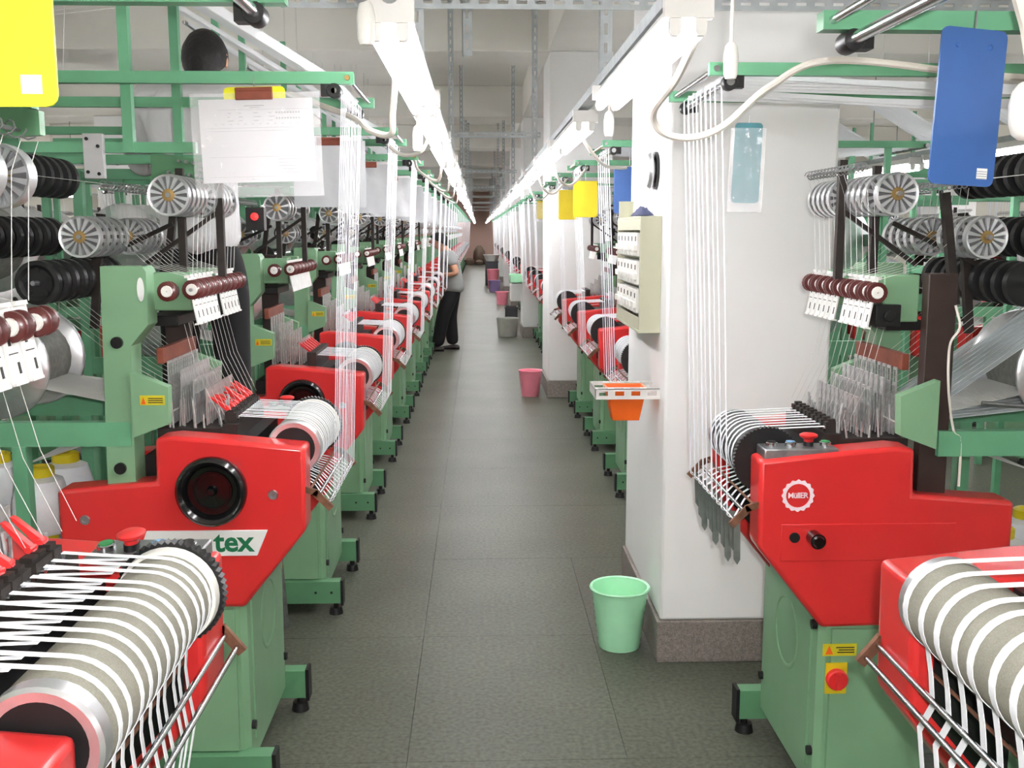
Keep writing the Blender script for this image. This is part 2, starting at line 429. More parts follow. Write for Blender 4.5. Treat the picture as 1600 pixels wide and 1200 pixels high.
def m_warning():
    b = MB().box(-0.275, -0.205, -0.0015, 0, 1.207, 1.235)
    b.mi(1).prism([(-0.272, 1.210), (-0.258, 1.210), (-0.265, 1.231)], -0.0025, -0.001)
    b.mi(2)
    for z in (1.227, 1.221, 1.215): b.box(-0.252, -0.210, -0.0022, -0.001, z-0.0015, z+0.0008)
    return b.mesh('warning_label', ['label_yellow', 'orange', 'dark_iron'], smooth=False)
def m_helix(L, turns, r=0.013):
    b = MB()
    b.cyl((0, 0, 0), (0, L, 0), 0.004, 6)
    N = turns*8
    b.tube([(r*math.cos(2*PI*i/8), L*0.02+0.96*L*i/N, r*math.sin(2*PI*i/8)) for i in range(N+1)], 0.0016, 4)
    return b.mesh('thread_guide', 'steel')
def m_beam():
    b = MB()
    for y in (0.0, 0.28):
        b.lathe([(0.02, y), (0.15, y), (0.158, y+0.006), (0.158, y+0.014), (0.15, y+0.02), (0.02, y+0.02)], axis='y', n=28, close=True)
    b.mi(1).lathe([(0.118, 0.02), (0.118, 0.28)], axis='y', n=24)
    return b.mesh('warp_beam', ['aluminium', 'warp_sheet'])

def fan(y): return W/2 + (y-W/2)*1.62
def tape_path(kind, y, dy=0.0):
    """points of one tape: clamp -> roller -> rods -> up to the overhead rod or down into the box"""
    p = [(-0.03, y+dy, 1.150), (0.05, y+dy*0.35, 1.146)]
    if kind == 'down':
        p += [(x, y, z) for x, z in arc(88, -62, 12)]
        p += [(0.172, y+0.004, 0.940), (0.172, y+0.012, 0.890), (0.185, y+0.002, 0.84), (0.165, y-0.006, 0.72), (0.14, y, 0.52)]
    else:
        p += [(x, y, z) for x, z in arc(88, -95, 14)]
        f = fan(y); p += [(0.150, y, 0.968), (0.200, y*.6+f*.4, 0.948), (0.246, f, 0.905), (0.262, f, 0.918)]
    return p
def strand_path(y, row, j=0.0):
    y = fan(y)
    p = [(0.262, y, 0.918), (0.285, y+j*0.5, 1.5), (0.312, y+j, 2.075), (0.312, y+j, 2.095), (0.300, y+j, 2.104)]
    if row == 'left': q = [(0.300, y+j, 2.104), (-0.30, y+j, 2.47), (-0.92, y+j, 2.845)]
    else: q = [(0.300, y+j, 2.104), (-0.5, y+j, 2.060 if int(y*1000) % 2 else 2.085), (-1.22, y+j, 2.11)]
    return p, q

def loom(lod, row, down=False, ntape=13, wtape=0.009, roller='roller_grit', levers=True, spread=None):
    t = empty('narrow_loom')
    kd = 'down' if down else 'up'
    # red covers
    def cover(y, mirror):
        o = inst('side_cover', shared('cover', m_cover), t, (0, y, 0))
        if lod < 2:
            bv = o.modifiers.new('bevel', 'BEVEL'); bv.width = 0.012; bv.segments = 3; bv.limit_method = 'ANGLE'; bv.angle_limit = R(35)
        return o
    c0 = cover(0.0, 0); c1 = cover(W-0.105, 1)
    inst('handwheel', shared('wheel', m_wheel), c0, (-0.075, 0, 0.962))
    if lod < 2:
        for x, z in ((0.095, 0.945), (-0.445, 0.875)):
            def bolt():
                b = MB().lathe([(0.0, -0.001), (0.006, -0.001), (0.007, -0.005), (0.013, -0.005), (0.015, 0.0)], axis='y', n=14)
                return b.mesh('bolt', 'steel')
            inst('bolt', shared('bolt', bolt), c0, (x, 0, z))
    if lod == 0:
        s = MB().prism([(-0.30, 0.765), (0.045, 0.765), (0.077, 0.842), (-0.27, 0.842)], -0.006, 0.0).build('name_plate', 'sign_white', c0, bevel=0.002)
        inst('lettering', text_mesh('tex', 0.085, 'sign_green', offset=0.0022), s, (-0.022, -0.0065, 0.806), (PI/2, 0, 0))
        # logo on the outer face of the far cover
        def ring():
            n = 16; b = MB(); vo = []; N = n*4
            for i in range(N):
                a = 2*PI*i/N; vo.append(0.0435 + 0.0022*math.cos(a*n))
            vs = []
            for i in range(N):
                a = 2*PI*i/N
                for r, yy in ((vo[i], 0.0), (vo[i], 0.0012), (0.033, 0.0012), (0.033, 0.0)):
                    vs.append((r*math.sin(a), yy, r*math.cos(a)))
            fs = [(i*4+k, i*4+(k+1) % 4, ((i+1) % N)*4+(k+1) % 4, ((i+1) % N)*4+k) for i in range(N) for k in range(4)]
            return b._add(vs, fs).mesh('emblem_ring', 'logo_white')
        inst('emblem_ring', shared('ring', ring), c1, (0.082, 0.105, 0.985))
        inst('lettering', shared('logotxt', lambda: text_mesh('MüllER', 0.0215, 'logo_white', offset=0.0004, spacing=0.92)), c1, (0.082, 0.1055, 0.985), (PI/2, 0, PI))
        MB().box(0.125, -0.36, 0.104, 0.1075, 0.800, 0.905).build('access_panel', 'red', c1, bevel=0.003)
        k = MB().cyl((0.088, 0.107, 0.868), (0.088, 0.112, 0.868), 0.0145, 18).build('plug', 'black', c1)
        MB().cyl((0.035, 0.107, 0.868), (0.035, 0.150, 0.868), 0.021, 20).cyl((0.035, 0.150, 0.868), (0.035, 0.158, 0.868), 0.018, 20, r1=0.014).build('knob', 'black_gloss', c1)
    # pedestal
    p = inst('pedestal', shared('pedestal', m_pedestal), t)
    inst('foot_rail', shared('foot', m_foot), p, (0, 0.0, 0)); inst('foot_rail', shared('foot', m_foot), p, (0, W, 0), (0, 0, 0), (1, -1, 1))
    if lod == 0:
        sw = MB().box(-0.075, -0.015, W+0.001, W+0.006, 0.415, 0.505).build('switch_plate', 'yellow_dull', p)
        MB().lathe([(0.030, W+0.006), (0.030, W+0.020), (0.026, W+0.024), (0.0, W+0.024)], (-0.045, 0, 0.46), 'y', 22).box(-0.052, -0.038, W+0.022, W+0.034, 0.437, 0.483).build('rotary_switch', 'red_plastic', sw)
        wl = MB().box(-0.100, -0.005, W+0.001, W+0.003, 0.525, 0.56).build('warning_label', 'label_yellow', p)
        MB().prism([(-0.012, 0.53), (-0.034, 0.53), (-0.023, 0.556)], W+0.003, W+0.004).build('warning_triangle', 'orange', wl)
        MB().box(-0.094, -0.042, W+0.003, W+0.0036, 0.548, 0.551).box(-0.094, -0.05, W+0.003, W+0.0036, 0.541, 0.544).box(-0.094, -0.046, W+0.003, W+0.0036, 0.534, 0.537).build('warning_print', 'dark_iron', wl)
    # dark inner liners of the covers
    if lod < 2:
        LN = [(0.150, 1.055), (-0.20, 1.060), (-0.20, 0.66), (-0.01, 0.66), (0.150, 0.845)]
        MB().prism(LN, 0.104, 0.109).build('inner_plate', 'black', c0); MB().prism(LN, -0.004, 0.001).build('inner_plate', 'black', c1)
    # machine bed
    MB().box(-0.30, -0.02, 0.11, W-0.11, 0.62, 1.04).box(-0.02, 0.05, 0.11, W-0.11, 0.90, 1.04).box(-0.24, 0.02, 0.11, W-0.11, 1.04, 1.085).box(0.05, 0.075, 0.11, W-0.11, 0.86, 1.0).build('machine_bed', 'black', t)
    # roller
    rb = MB().lathe([(0.02, 0.112), (RR-0.004, 0.112), (RR, 0.116), (RR, W-0.125), (0.02, W-0.125)], (CX, 0, CZ), 'y', 40, close=True)
    ro = rb.build('take_up_roller', roller, t)
    if lod < 2:
        MB().lathe([(0.062, 0.106), (RR-0.004, 0.104), (RR+0.001, 0.108), (RR+0.001, 0.126), (0.062, 0.126)], (CX, 0, CZ), 'y', 36, close=True).build('end_ring', 'aluminium', ro)
        MB().lathe([(0.0, 0.108), (0.062, 0.108), (0.062, 0.112), (0.0, 0.112)], (CX, 0, CZ), 'y', 30).build('end_hub', 'black', ro)
        MB().lathe([(0.04, W-0.140), (RR+0.006, W-0.140), (RR+0.008, W-0.125), (0.04, W-0.125)], (CX, 0, CZ), 'y', 36, close=True).build('end_flange', 'white_plastic', ro)
    inst('sprocket', shared('sprocket', m_sprocket), t, (CX, W-0.115, CZ))
    # delivery rods and their brackets
    if lod == 0 and row == 'right' and not down:
        for k in range(11):
            y = 0.03+0.052*k; rl = 0.10+0.05*((k*7) % 3)/2
            MB().prism([(0.246, 0.915), (0.226, 0.915), (0.222, 0.915-rl), (0.230, 0.900-rl), (0.240, 0.915-rl)], y-0.0012, y+0.0012).build('tape_end', 'tape_grey', t)
    (ax, az), (bx, bz), (rx_, rz_) = ((0.214, 0.893), (0.192, 0.918), (0.150, 0.925)) if down else ((0.250, 0.912), (0.222, 0.936), (0.200, 0.958))
    MB().cyl((ax, 0.012, az), (ax, W-0.012, az), 0.0055, 10).build('guide_rod', 'chrome', t)
    if lod < 2:
        MB().cyl((bx, 0.012, bz), (bx, W-0.012, bz), 0.0055, 10).build('guide_rod', 'chrome', t)
        MB().cyl((rx_, 0.012, rz_), (rx_, W-0.012, rz_), 0.0035, 8).build('guide_rod', 'rust', t)
        for y in (0.012, W-0.012):
            MB().bar((rx_-0.03, y, rz_+0.004), (bx, y, bz+0.010), 0.008, 0.018).bar((bx-0.010, y, bz+0.014), (ax+0.010, y, az-0.012), 0.008, 0.020).build('rod_bracket', 'rust', t)
        MB().box(0.125, 0.150, 0.10, W-0.1, 0.955, 0.972).build('nip_bar', 'dark_iron', t)
    # tapes
    if spread is None: spread = (0.145, W-0.15)
    yy = [spread[0] + (spread[1]-spread[0])*i/(ntape-1) for i in range(ntape)]
    rnd = random.Random(ntape*7+len(row))
    gaps = [rnd.uniform(-0.004, 0.004) for _ in yy]
    if lod == 0:
        for y, g in zip(yy, gaps):
            o = MB().ribbon(tape_path(kd, y+g, 0.006), wtape).build('tape', 'tape', t)
            if not down:
                pa, pb = strand_path(y+g, row, rnd.uniform(-0.008, 0.008))
                MB().ribbon(pa, wtape*rnd.choice((0.7, 0.9, 1.5))).build('tape_strand', 'tape', o); bb = MB()
                for q0, q1 in zip(pb[:-1], pb[1:]): bb.bar(q0, q1, 0.0016, 0.024 if row == 'left' else 0.014)
                bb.build('tape_strand', 'tape', o)
            if row == 'left' and down:
                MB().ribbon([(-0.03, y+g-0.011, 1.143), (0.085, y+g-0.001, 1.1405)], wtape*0.8).build('tape_strand', 'tape', o)
    else:
        tb = MB()
        for y, g in zip(yy, gaps): tb.ribbon(tape_path(kd, y+g, 0.006)[::1 if lod == 1 else 2], wtape*1.1)
        tag(tb.build('tapes', 'tape', t), kind='stuff')
        tb = MB()
        sel = list(zip(yy, gaps)) if lod == 1 and row == 'left' else list(zip(yy, gaps))[::2]
        for y, g in sel:
            pa, pb = strand_path(y+g, row, rnd.uniform(-0.012, 0.012))
            tb.ribbon(pa, wtape*rnd.choice(((1.0, 1.6, 3.6) if row == 'left' else (1.5, 2.6, 3.6)) if lod == 1 else (2.0, 4.0))); [tb.bar(q0, q1, 0.002, 0.018) for q0, q1 in zip(pb[:-1], pb[1:])]
        tag(tb.build('tape_strands', 'tape', t), kind='stuff')
    # clamps and levers
    if lod == 0:
        for i, (y, g) in enumerate(zip(yy, gaps)):
            c = inst('tape_clamp', shared('clamp', m_clamp), t, (-0.045, y+g, 1.150))
            if levers and i % 4 != 1:
                inst('clamp_lever', shared('lever', m_lever), c, (-0.018, 0.0, 0.024), (0, R(rnd.uniform(-14, 14)), R(rnd.uniform(-25, 12))))
        for y, g in zip(yy, gaps):
            inst('heald_pack', shared('heald', m_heald), t, (-0.150, y+g, 1.155))
        MB().box(-0.07, -0.025, 0.11, W-0.11, 1.085, 1.132).box(-0.26, -0.07, 0.11, W-0.11, 1.085, 1.12).build('reed_carrier', 'dark_iron', t)
        hb = MB(); rn2 = random.Random(5)
        for k in range(70):
            y = rn2.uniform(0.12, W-0.12); x = rn2.uniform(-0.26, -0.06)
            hb.cyl((x, y, 1.11), (x+rn2.uniform(-.01, .01), y, 1.11+rn2.uniform(.03, .10)), 0.0035, 6)
        tag(hb.build('needle_linkage', 'heald_metal', t), kind='stuff')
    elif lod == 1:
        hb = MB()
        for y in yy[::2]:
            for i in range(4): hb.box(-0.23+0.04*i, -0.225+0.04*i, y-0.012, y+0.012, 1.10, 1.32-0.035*i)
        tag(hb.build('heald_packs', 'heald_metal', t), kind='stuff')
        cb = MB().box(-0.07, -0.03, 0.11, W-0.11, 1.085, 1.165); cb.build('clamp_row', 'dark_iron', t)
        if row == 'left':
            lb = MB()
            for y in yy[::2]: lb.bar((-0.06, y, 1.165), (-0.115, y+0.01, 1.205), 0.008, 0.010)
            tag(lb.build('clamp_levers', 'red_plastic', t), kind='stuff')
    # uprights
    o = inst('upright_post', shared('post', m_post), t)
    if lod == 0:
        MB().lathe([(0.0, -0.002), (0.014, -0.002), (0.014, 0.0)], axis='y', n=20).build('badge', 'sign_white', o, (-0.262, 0.030, 1.535)).scale = (0.7, 1, 2.4)
    if lod < 2:
        MB().box(-0.345, -0.265, W-0.085, W-0.045, 0.96, 1.585).build('upright_post', 'brown_post', t, bevel=0.003)
        g = inst('guard_box', shared('guard', m_guard), t); inst('warning_label', shared('warn', m_warning), g, (0, 0.0145, 0))
        if not (lod == 0 and row == 'left' and down): inst('guard_box', shared('guard', m_guard), t, (0.01, W-0.05, 0))
        if lod == 0 and row == 'right' and not down:
            for k in range(10):
                y = 0.11+0.038*k
                MB().ribbon([(-0.37, y, 1.185+0.004*k), (-0.70, y, 1.42+0.004*k), (-0.99, y, 1.63+0.004*k)], 0.024, 0.0015).build('warp_band', 'warp_band_white', t)
            for k in range(10):
                y = 0.11+0.038*k
                MB().ribbon([(-0.37, y, 1.170), (-0.80, y, 1.215)], 0.030, 0.0015).build('warp_band', 'warp_band_white', t)
            MB().cyl((-0.42, W-0.02, 1.235), (-0.80, W-0.02, 1.20), 0.006, 8).build('band_rod', 'steel', t)
            MB().tube(spline([(-0.335, W-0.03, 1.50), (-0.350, W-0.03, 1.44), (-0.328, W-0.035, 1.39), (-0.330, W-0.03, 1.27), (-0.350, W-0.03, 1.16), (-0.372, W-0.03, 1.13), (-0.375, W-0.03, 1.0)]), 0.0035, 6).build('wiring', 'cable_white', t)
        if lod == 0 and row == 'left' and not down:
            ib = MB().box(-0.075, -0.015, W-0.05, W-0.01, 1.70, 1.775).build('indicator_box', 'black', t)
            MB().lathe([(0.012, W-0.05), (0.012, W-0.058), (0.0, W-0.060)], (-0.045, 0, 1.745), 'y', 14).build('indicator_light', 'red_glow', ib)
        MB().box(-0.25, -0.19, 0.11, W-0.1, 1.515, 1.575).box(-0.25, -0.14, 0.10, 0.13, 1.47, 1.58).box(-0.26, -0.16, W-0.14, W-0.09, 1.45, 1.58).build('cross_head', 'green', t, bevel=0.004)
        MB().box(-0.255, -0.235, 0.12, W-0.12, 1.312, 1.358).build('wood_bar', 'wood_brown', t, bevel=0.002)
    if lod < 2:
        # tension discs and stop cards
        MB().cyl((-0.115, 0.0, 1.535), (-0.115, W-0.02, 1.535), 0.005, 8).cyl((-0.185, 0.02, 1.530), (-0.185, 0.12, 1.530), 0.006, 8).build('tension_rod', 'steel', t)
        n = 9 if lod == 0 else 7
        for i in range(n):
            inst('tension_disc', shared('bobbin', m_bobbin), t, (-0.115, 0.03+0.54*i/(n-1), 1.535))
        inst('tension_disc', shared('bobbin', m_bobbin), t, (-0.185, 0.03, 1.53))
        if lod == 0:
            for i in range(12):
                if i == 6: continue
                inst('stop_card', shared('card', m_stop_card), t, (-0.128, 0.02+0.0445*i, 1.572), (0, R(-10), 0))
        else:
            cb = MB().obox((-0.118, 0.27, 1.505), (0.004, 0.5, 0.135), Matrix.Rotation(R(-10), 3, 'Y'))
            cb.build('stop_card_row', 'card', t)
        MB().box(-0.20, -0.13, W-0.12, W-0.06, 1.44, 1.50).cyl((-0.165, W-0.06, 1.47), (-0.165, W-0.045, 1.47), 0.016, 14).box(-0.30, -0.2, 0.16, W-0.16, 1.42, 1.45).build('drive_box', 'black', t, bevel=0.003)
    # feeder wheel stacks
    if lod == 0:
        spots = [(-0.160, y, 1.796) for y in (0.0, .045, .09, .135, .18, .30, .345, .39, .435, .48, .56)] + [(-0.408, y, 1.682) for y in (0.0, .055, .11, .165, .22, .40, .45, .50, .56)]
        for q in spots: inst('feeder_wheel', shared('feeder', m_feeder), t, q)
        for q in [(-0.540, 0.02+0.065*i, 1.555) for i in range(9)] + [(-0.72, 0.02+0.065*i, 1.68) for i in range(9)] + [(-0.62, 0.02+0.065*i, 1.86) for i in range(7)]:
            inst('black_wheel', shared('bwheel', m_black_disc), t, q)
    elif lod == 1:
        for x, z, k in ((-0.160, 1.796, (0, .07, .14, .32, .4, .5)), (-0.408, 1.682, (0, .08, .16, .42, .5))):
            for y in k: inst('feeder_wheel', shared('feeder1', lambda: m_feeder(18, 9)), t, (x, y, z))
        MB().lathe([(0.06, 0.02), (0.06, 0.55)], (-0.540, 0, 1.555), 'y', 16).lathe([(0.06, 0.02), (0.06, 0.55)], (-0.72, 0, 1.68), 'y', 16).build('black_wheel_stack', 'black_gloss', t)
    else:
        MB().lathe([(0.057, 0.0), (0.057, 0.55)], (-0.16, 0, 1.796), 'y', 14).lathe([(0.057, 0.0), (0.057, 0.55)], (-0.41, 0, 1.682), 'y', 14).build('feeder_wheel_stack', 'aluminium', t)
        MB().box(-0.14, -0.10, 0.05, W-0.05, 1.44, 1.58).build('stop_card_row', 'card', t)
    if lod < 2:
        sp = MB()
        for x, z in ((-0.160, 1.796), (-0.408, 1.682), (-0.540, 1.555), (-0.72, 1.68)): sp.cyl((x, -0.02, z), (x, W-0.01, z), 0.007, 8)
        sp.build('feeder_shafts', 'steel', t)
        for x0, y, z0, x1, z1 in ((-0.10, W*0.52, 1.56, -0.10, 1.90), (-0.21, W*0.48, 1.56, -0.21, 1.885), (-0.345, W*0.9, 1.50, -0.30, 1.80), (-0.50, W*0.52, 1.40, -0.46, 1.75)):
            MB().bar((x0, y, z0), (x1, y, z1), 0.022, 0.022).build('support_bar', 'dark_iron', t)
        MB().bar((-0.10, W*.52, 1.76), (-0.33, W*.52, 1.60), 0.014, 0.012).bar((-0.25, W*.55, 1.72), (-0.55, W*.55, 1.58), 0.014, 0.012).build('brace', 'dark_iron', t)
        for x, z in ((-0.36, 1.825), (-0.085, 1.868)):
            inst('thread_guide', shared('helix', lambda: m_helix(0.5, 16)), t, (x, 0.04, z))
    # back stand
    for y in (0.045, W-0.045):
        MB().box(-1.02, -0.31, y-0.018, y+0.018, 1.085, 1.155).build('stand_rail', 'green_frame', t)
        if lod < 2:
            for x in (-0.63, -1.0):
                MB().box(x-0.02, x+0.02, y-0.02, y+0.02, 0.0, 1.085 if x > -0.9 else 1.95).build('stand_leg', 'green_frame', t)
    if lod < 2:
        for x, z in ((-0.74, 1.30), (-0.86, 1.66)):
            inst('warp_beam', shared('beam', m_beam), t, (x, 0.15, z))
        MB().box(-1.0, -0.98, 0.05, W-0.05, 1.38, 1.44).box(-1.0, -0.98, 0.05, W-0.05, 1.62, 1.68).build('stand_tie', 'green_frame', t)
        wb = MB()
        n = 34 if lod == 0 else 14
        for i in range(n):
            y = 0.12 + (W-0.24)*i/(n-1)
            wb.ribbon([(-0.22, y, 1.165), (-0.40, y, 1.20), (-0.74, 0.17+0.24*i/(n-1), 1.26)], 0.006 if lod == 0 else 0.016, 0.001)
            wb.ribbon([(-0.24, y, 1.15), (-0.68, 0.17+0.24*i/(n-1), 1.00)], 0.006 if lod == 0 else 0.016, 0.001)
        tag(wb.build('warp_threads', 'yarn', t), kind='stuff')
    # overhead frame
    for y in (0.012, W-0.028):
        MB().box(-1.30, 0.352, y-0.012, y+0.012, 2.096, 2.128).build('overhead_bar', 'green_frame', t)
    px = (-0.283 if lod == 0 else -0.405) if row == 'left' else -1.05
    for y in (0.045, W-0.06):
        if lod < 2:
            if row == 'left': MB().box(px-0.014, px+0.014, y+0.008, y+0.036, 1.915, 2.75).build('overhead_post', 'green_frame', t)
            else: MB().box(px-0.014, px+0.014, y-0.014, y+0.014, 0.0, 2.1).build('overhead_post', 'green_frame', t)
            if row == 'left': MB().box(-1.25, -0.10, y+0.02, y+0.044, 1.915, 1.945).build('overhead_bar', 'green_frame', t)
    if lod < 2:
        MB().cyl((0.335, 0.0, 2.112), (0.335, W-0.01, 2.112), 0.008, 10).build('top_rod', 'chrome', t)
        MB().cyl((0.298, 0.0, 2.080), (0.298, W-0.01, 2.080), 0.011, 12).build('top_rod', 'chrome', t)
        for y in (0.012, W-0.028):
            MB().lathe([(0.008, y-0.016), (0.018, y-0.016), (0.020, y-0.012), (0.020, y+0.012), (0.018, y+0.016), (0.008, y+0.016)], (0.298, 0, 2.078), 'y', 18, close=True).box(0.262, 0.30, y-0.012, y+0.012, 2.064, 2.096).build('bearing', 'black', t)
            MB().cyl((0.335, y-0.018, 2.112), (0.335, y-0.012, 2.112), 0.007, 10).build('bolt', 'brass', t)
    if row == 'left':
        MB().cyl((-0.93, 0.0, 2.84), (-0.93, W, 2.84), 0.012, 8).build('top_rod', 'steel', t)
        for y in (0.0, W): MB().cyl((-0.93, y, 2.83), (-0.93, y, CEIL), 0.004, 6).build('hanger_rod', 'lamp_white', t)
    else:
        MB().cyl((-1.22, 0.0, 2.105), (-1.22, W, 2.105), 0.012, 8).build('top_rod', 'steel', t)
    # weft yarns
    if lod == 0:
        yb = MB(); rn = random.Random(11)
        for i in range(12):
            y = 0.05+0.5*i/11
            yb.tube([(-0.36, y, 1.812), (-0.405+0.055, y, 1.70), (-0.24, y, 1.60), (-0.135, y, 1.57)], 0.0008, 3)
            yb.tube([(-0.085, y, 1.855), (-0.105, y, 1.80), (-0.12, y, 1.575)], 0.0008, 3)
            yb.tube([(-0.15, y, 1.435), (-0.12, y+rn.uniform(-.01, .01), 1.30), (-0.06, y, 1.165)], 0.0008, 3)
            yb.tube([(-0.62, y, 1.86), (-0.36, y, 1.83)], 0.0008, 3)
            yb.tube([(-0.54, y, 1.50), (-0.30, y, 1.30), (-0.20, y, 1.24)], 0.0008, 3)
            if row == 'left':
                yb.tube([(-0.30, y, 2.30+0.022*i), (-1.40, y+rn.uniform(-.1, .1), 2.18+0.020*i)], 0.0012, 3)
                yb.tube([(-0.45-0.05*i, y, 2.12), (-0.42-0.055*i, y, 2.46)], 0.0007, 3)
                yb.tube([(-0.30, y, 2.33+0.022*i), (-1.40, y+rn.uniform(-.1, .1), 2.34+0.010*i)], 0.0012, 3)
        tag(yb.build('weft_yarns', 'yarn', t), kind='stuff')
        # push button panel on the far cover
        bp = MB().box(0.175, -0.03, W-0.095, W-0.012, 1.082, 1.112).build('button_panel', 'steel', t, bevel=0.004)
        def btn(mt):
            b = MB().lathe([(0.016, 0.0), (0.016, 0.010), (0.013, 0.012)], n=18); b.mi(1).lathe([(0.012, 0.011), (0.012, 0.014), (0.0, 0.015)], n=18)
            return b.mesh('push_button', ['chrome', mt])
        for x, mt in ((0.145, 'black'), (0.092, 'button_blue'), (-0.005, 'button_green')):
            inst('push_button', shared('btn'+mt, lambda: btn(mt)), bp, (x, W-0.055, 1.112))
        def mush():
            b = MB().lathe([(0.014, 0.0), (0.014, 0.012)], n=18); b.mi(1).lathe([(0.012, 0.010), (0.014, 0.02), (0.024, 0.026), (0.025, 0.031), (0.018, 0.035), (0.0, 0.036)], n=22)
            return b.mesh('emergency_button', ['black', 'red_plastic'])
        inst('emergency_button', shared('mush', mush), bp, (0.042, W-0.055, 1.112))
        if row == 'right': return t
        # tension plate with pegs and grey junction plate high at the back
        tp = MB().prism([(-0.36, 1.95), (-0.05, 1.90), (-0.05, 1.86), (-0.36, 1.84)], W-0.10, W-0.085).build('tension_plate', 'green_dark', t)
        pg = MB()
        for i in range(6):
            for dz, dx in ((0.0, 0.0), (0.035, 0.035)): pg.cyl((-0.30+0.022*i+dx, W-0.125, 1.885-0.003*i+dz), (-0.30+0.022*i+dx, W-0.10, 1.885-0.003*i+dz), 0.005, 6)
        pg.build('peg_row', 'steel', tp)
        jp = MB().box(-0.40, -0.345, 0.03, 0.05, 1.842, 1.965).build('junction_plate', 'print_grey', t, bevel=0.002)
        for x, z in ((-0.388, 1.95), (-0.358, 1.93), (-0.388, 1.86), (-0.358, 1.855)):
            MB().cyl((x, 0.026, z), (x, 0.031, z), 0.005, 8).build('bolt', 'black', jp)
    return t

# ---------------------------------------------------------------- place the looms
LX, RX = -0.69, 0.95
left_y = [1.07, 2.93] + [4.475 + 1.545*i for i in range(31)]
right_y = [1.20, 2.72]
for p in PILLARS[:-1] :
    nxt = p + 1.14
    right_y += [nxt + 1.43*i for i in range(4)] if p < 10 else [nxt + 1.395*i for i in range(4)]
right_y = [y for y in right_y if y < 51]

L1 = loom(0, 'left', down=True, ntape=12, wtape=0.0085, levers=True); L1.location = (LX, left_y[0], 0)
L1.scale = (1, 1.5, 1)
tag(L1, 'nearest left loom, white tapes over a grey roller and red clamp levers', 'loom', 'narrow fabric looms of the left row')
L2 = loom(0, 'left', ntape=13, wtape=0.0085, roller='roller_pale'); L2.location = (LX, left_y[1], 0)
tag(L2, 'second left loom, red cover with black handwheel and white name plate ending in tex', 'loom', 'narrow fabric looms of the left row')
R1 = loom(0, 'right', down=True, ntape=9, wtape=0.0115, levers=False, spread=(0.125, W-0.17)); R1.location = (RX, 1.88, 0); R1.scale = (1, 1.6, 1); R1.rotation_euler.z = PI
for ch in R1.children:
    if ch.name.split('.')[0] in ('overhead_bar', 'top_rod', 'bearing', 'bolt'): ch.location.z -= 0.052
tag(R1, 'nearest right loom, broad white tapes over a grey roller at the lower right corner', 'loom', 'narrow fabric looms of the right row')
R2 = loom(0, 'right', ntape=9, wtape=0.012, roller='black', levers=False); R2.location = (RX, right_y[1]+W, 0); R2.rotation_euler.z = PI
tag(R2, 'red loom with white toothed ring emblem standing before the nearest white pillar', 'loom', 'narrow fabric looms of the right row')

protoL1 = loom(1, 'left', ntape=12, wtape=0.0085, roller='roller_pale')
protoR1 = loom(1, 'right', ntape=12, wtape=0.0095, roller='roller_pale')
protoL2 = loom(2, 'left', ntape=10, wtape=0.012, roller='roller_pale')
protoR2 = loom(2, 'right', ntape=10, wtape=0.012, roller='roller_pale')
KM = kids_map()
used = set()
def place(proto, loc, rz, label, group):
    o = copy_tree(proto, None, KM) if proto.name in used else proto
    used.add(proto.name)
    o.location = loc; o.rotation_euler.z = rz
    tag(o, label, 'loom', group)
    return o
def nth(i): return ordn[i] if i < len(ordn) else None
for i, y in enumerate(left_y):
    if i < 2: continue
    lab = ('loom number %s from the viewer in the left row' % nth(i)) if i < 16 else 'distant red and green loom far along the left row'
    place(protoL1 if i < 9 else protoL2, (LX, y, 0), 0, lab.replace('number ', ''), 'narrow fabric looms of the left row' if i < 16 else 'distant looms of the left row')
for i, y in enumerate(right_y):
    if i < 2: continue
    lab = ('loom %s from the viewer in the right row, beyond the nearest pillar' % nth(i)) if i < 14 else 'distant red and green loom along the right row beyond the second pillar'
    place(protoR1 if i < 8 else protoR2, (RX, y+W, 0), PI, lab, 'narrow fabric looms of the right row' if i < 14 else 'distant looms of the right row')
# rows that stand back to back with these
for k, y in enumerate([1.3 + 1.545*i for i in range(10)]):
    place(protoR1, (-3.42, y+W, 0), PI, '%s loom of the row standing back to back with the left row' % ordn[k], 'looms behind the left row')
for k, y in enumerate([1.3 + 1.5*i for i in range(10)]):
    place(protoL1, (4.3, y, 0), 0, '%s loom of the row standing back to back with the right row' % ordn[k], 'looms behind the right row')

# ---------------------------------------------------------------- lamps, hangers, conduit
def m_tube(L):
    b = MB().lathe([(0.0, 0.0), (0.013, 0.006), (0.013, L-0.006), (0.0, L)], axis='y', n=10)
    return b.mesh('tube', 'tube_glow')
def m_housing(L):
    poly = [(-0.042, 0.024), (-0.032, 0.033), (-0.022, 0.055), (0.022, 0.055), (0.032, 0.033), (0.042, 0.024), (0.039, 0.021), (0.02, 0.030), (-0.02, 0.030), (-0.039, 0.021)]
    b = MB().prism(poly, 0.0, L)
    return b.mesh('housing', 'lamp_white')
def m_endcap():
    b = MB().box(-0.046, 0.046, -0.006, 0.020, 0.014, 0.056)
    return b.mesh('end_cap', 'lamp_white')
def m_holder():
    b = MB().prism([(-0.011, 0.018), (0.011, 0.018), (0.011, -0.010), (0.006, -0.017), (-0.006, -0.017), (-0.011, -0.010)], -0.008, 0.010)
    return b.mesh('tube_holder', 'lamp_white')
LAMP_L = 1.20
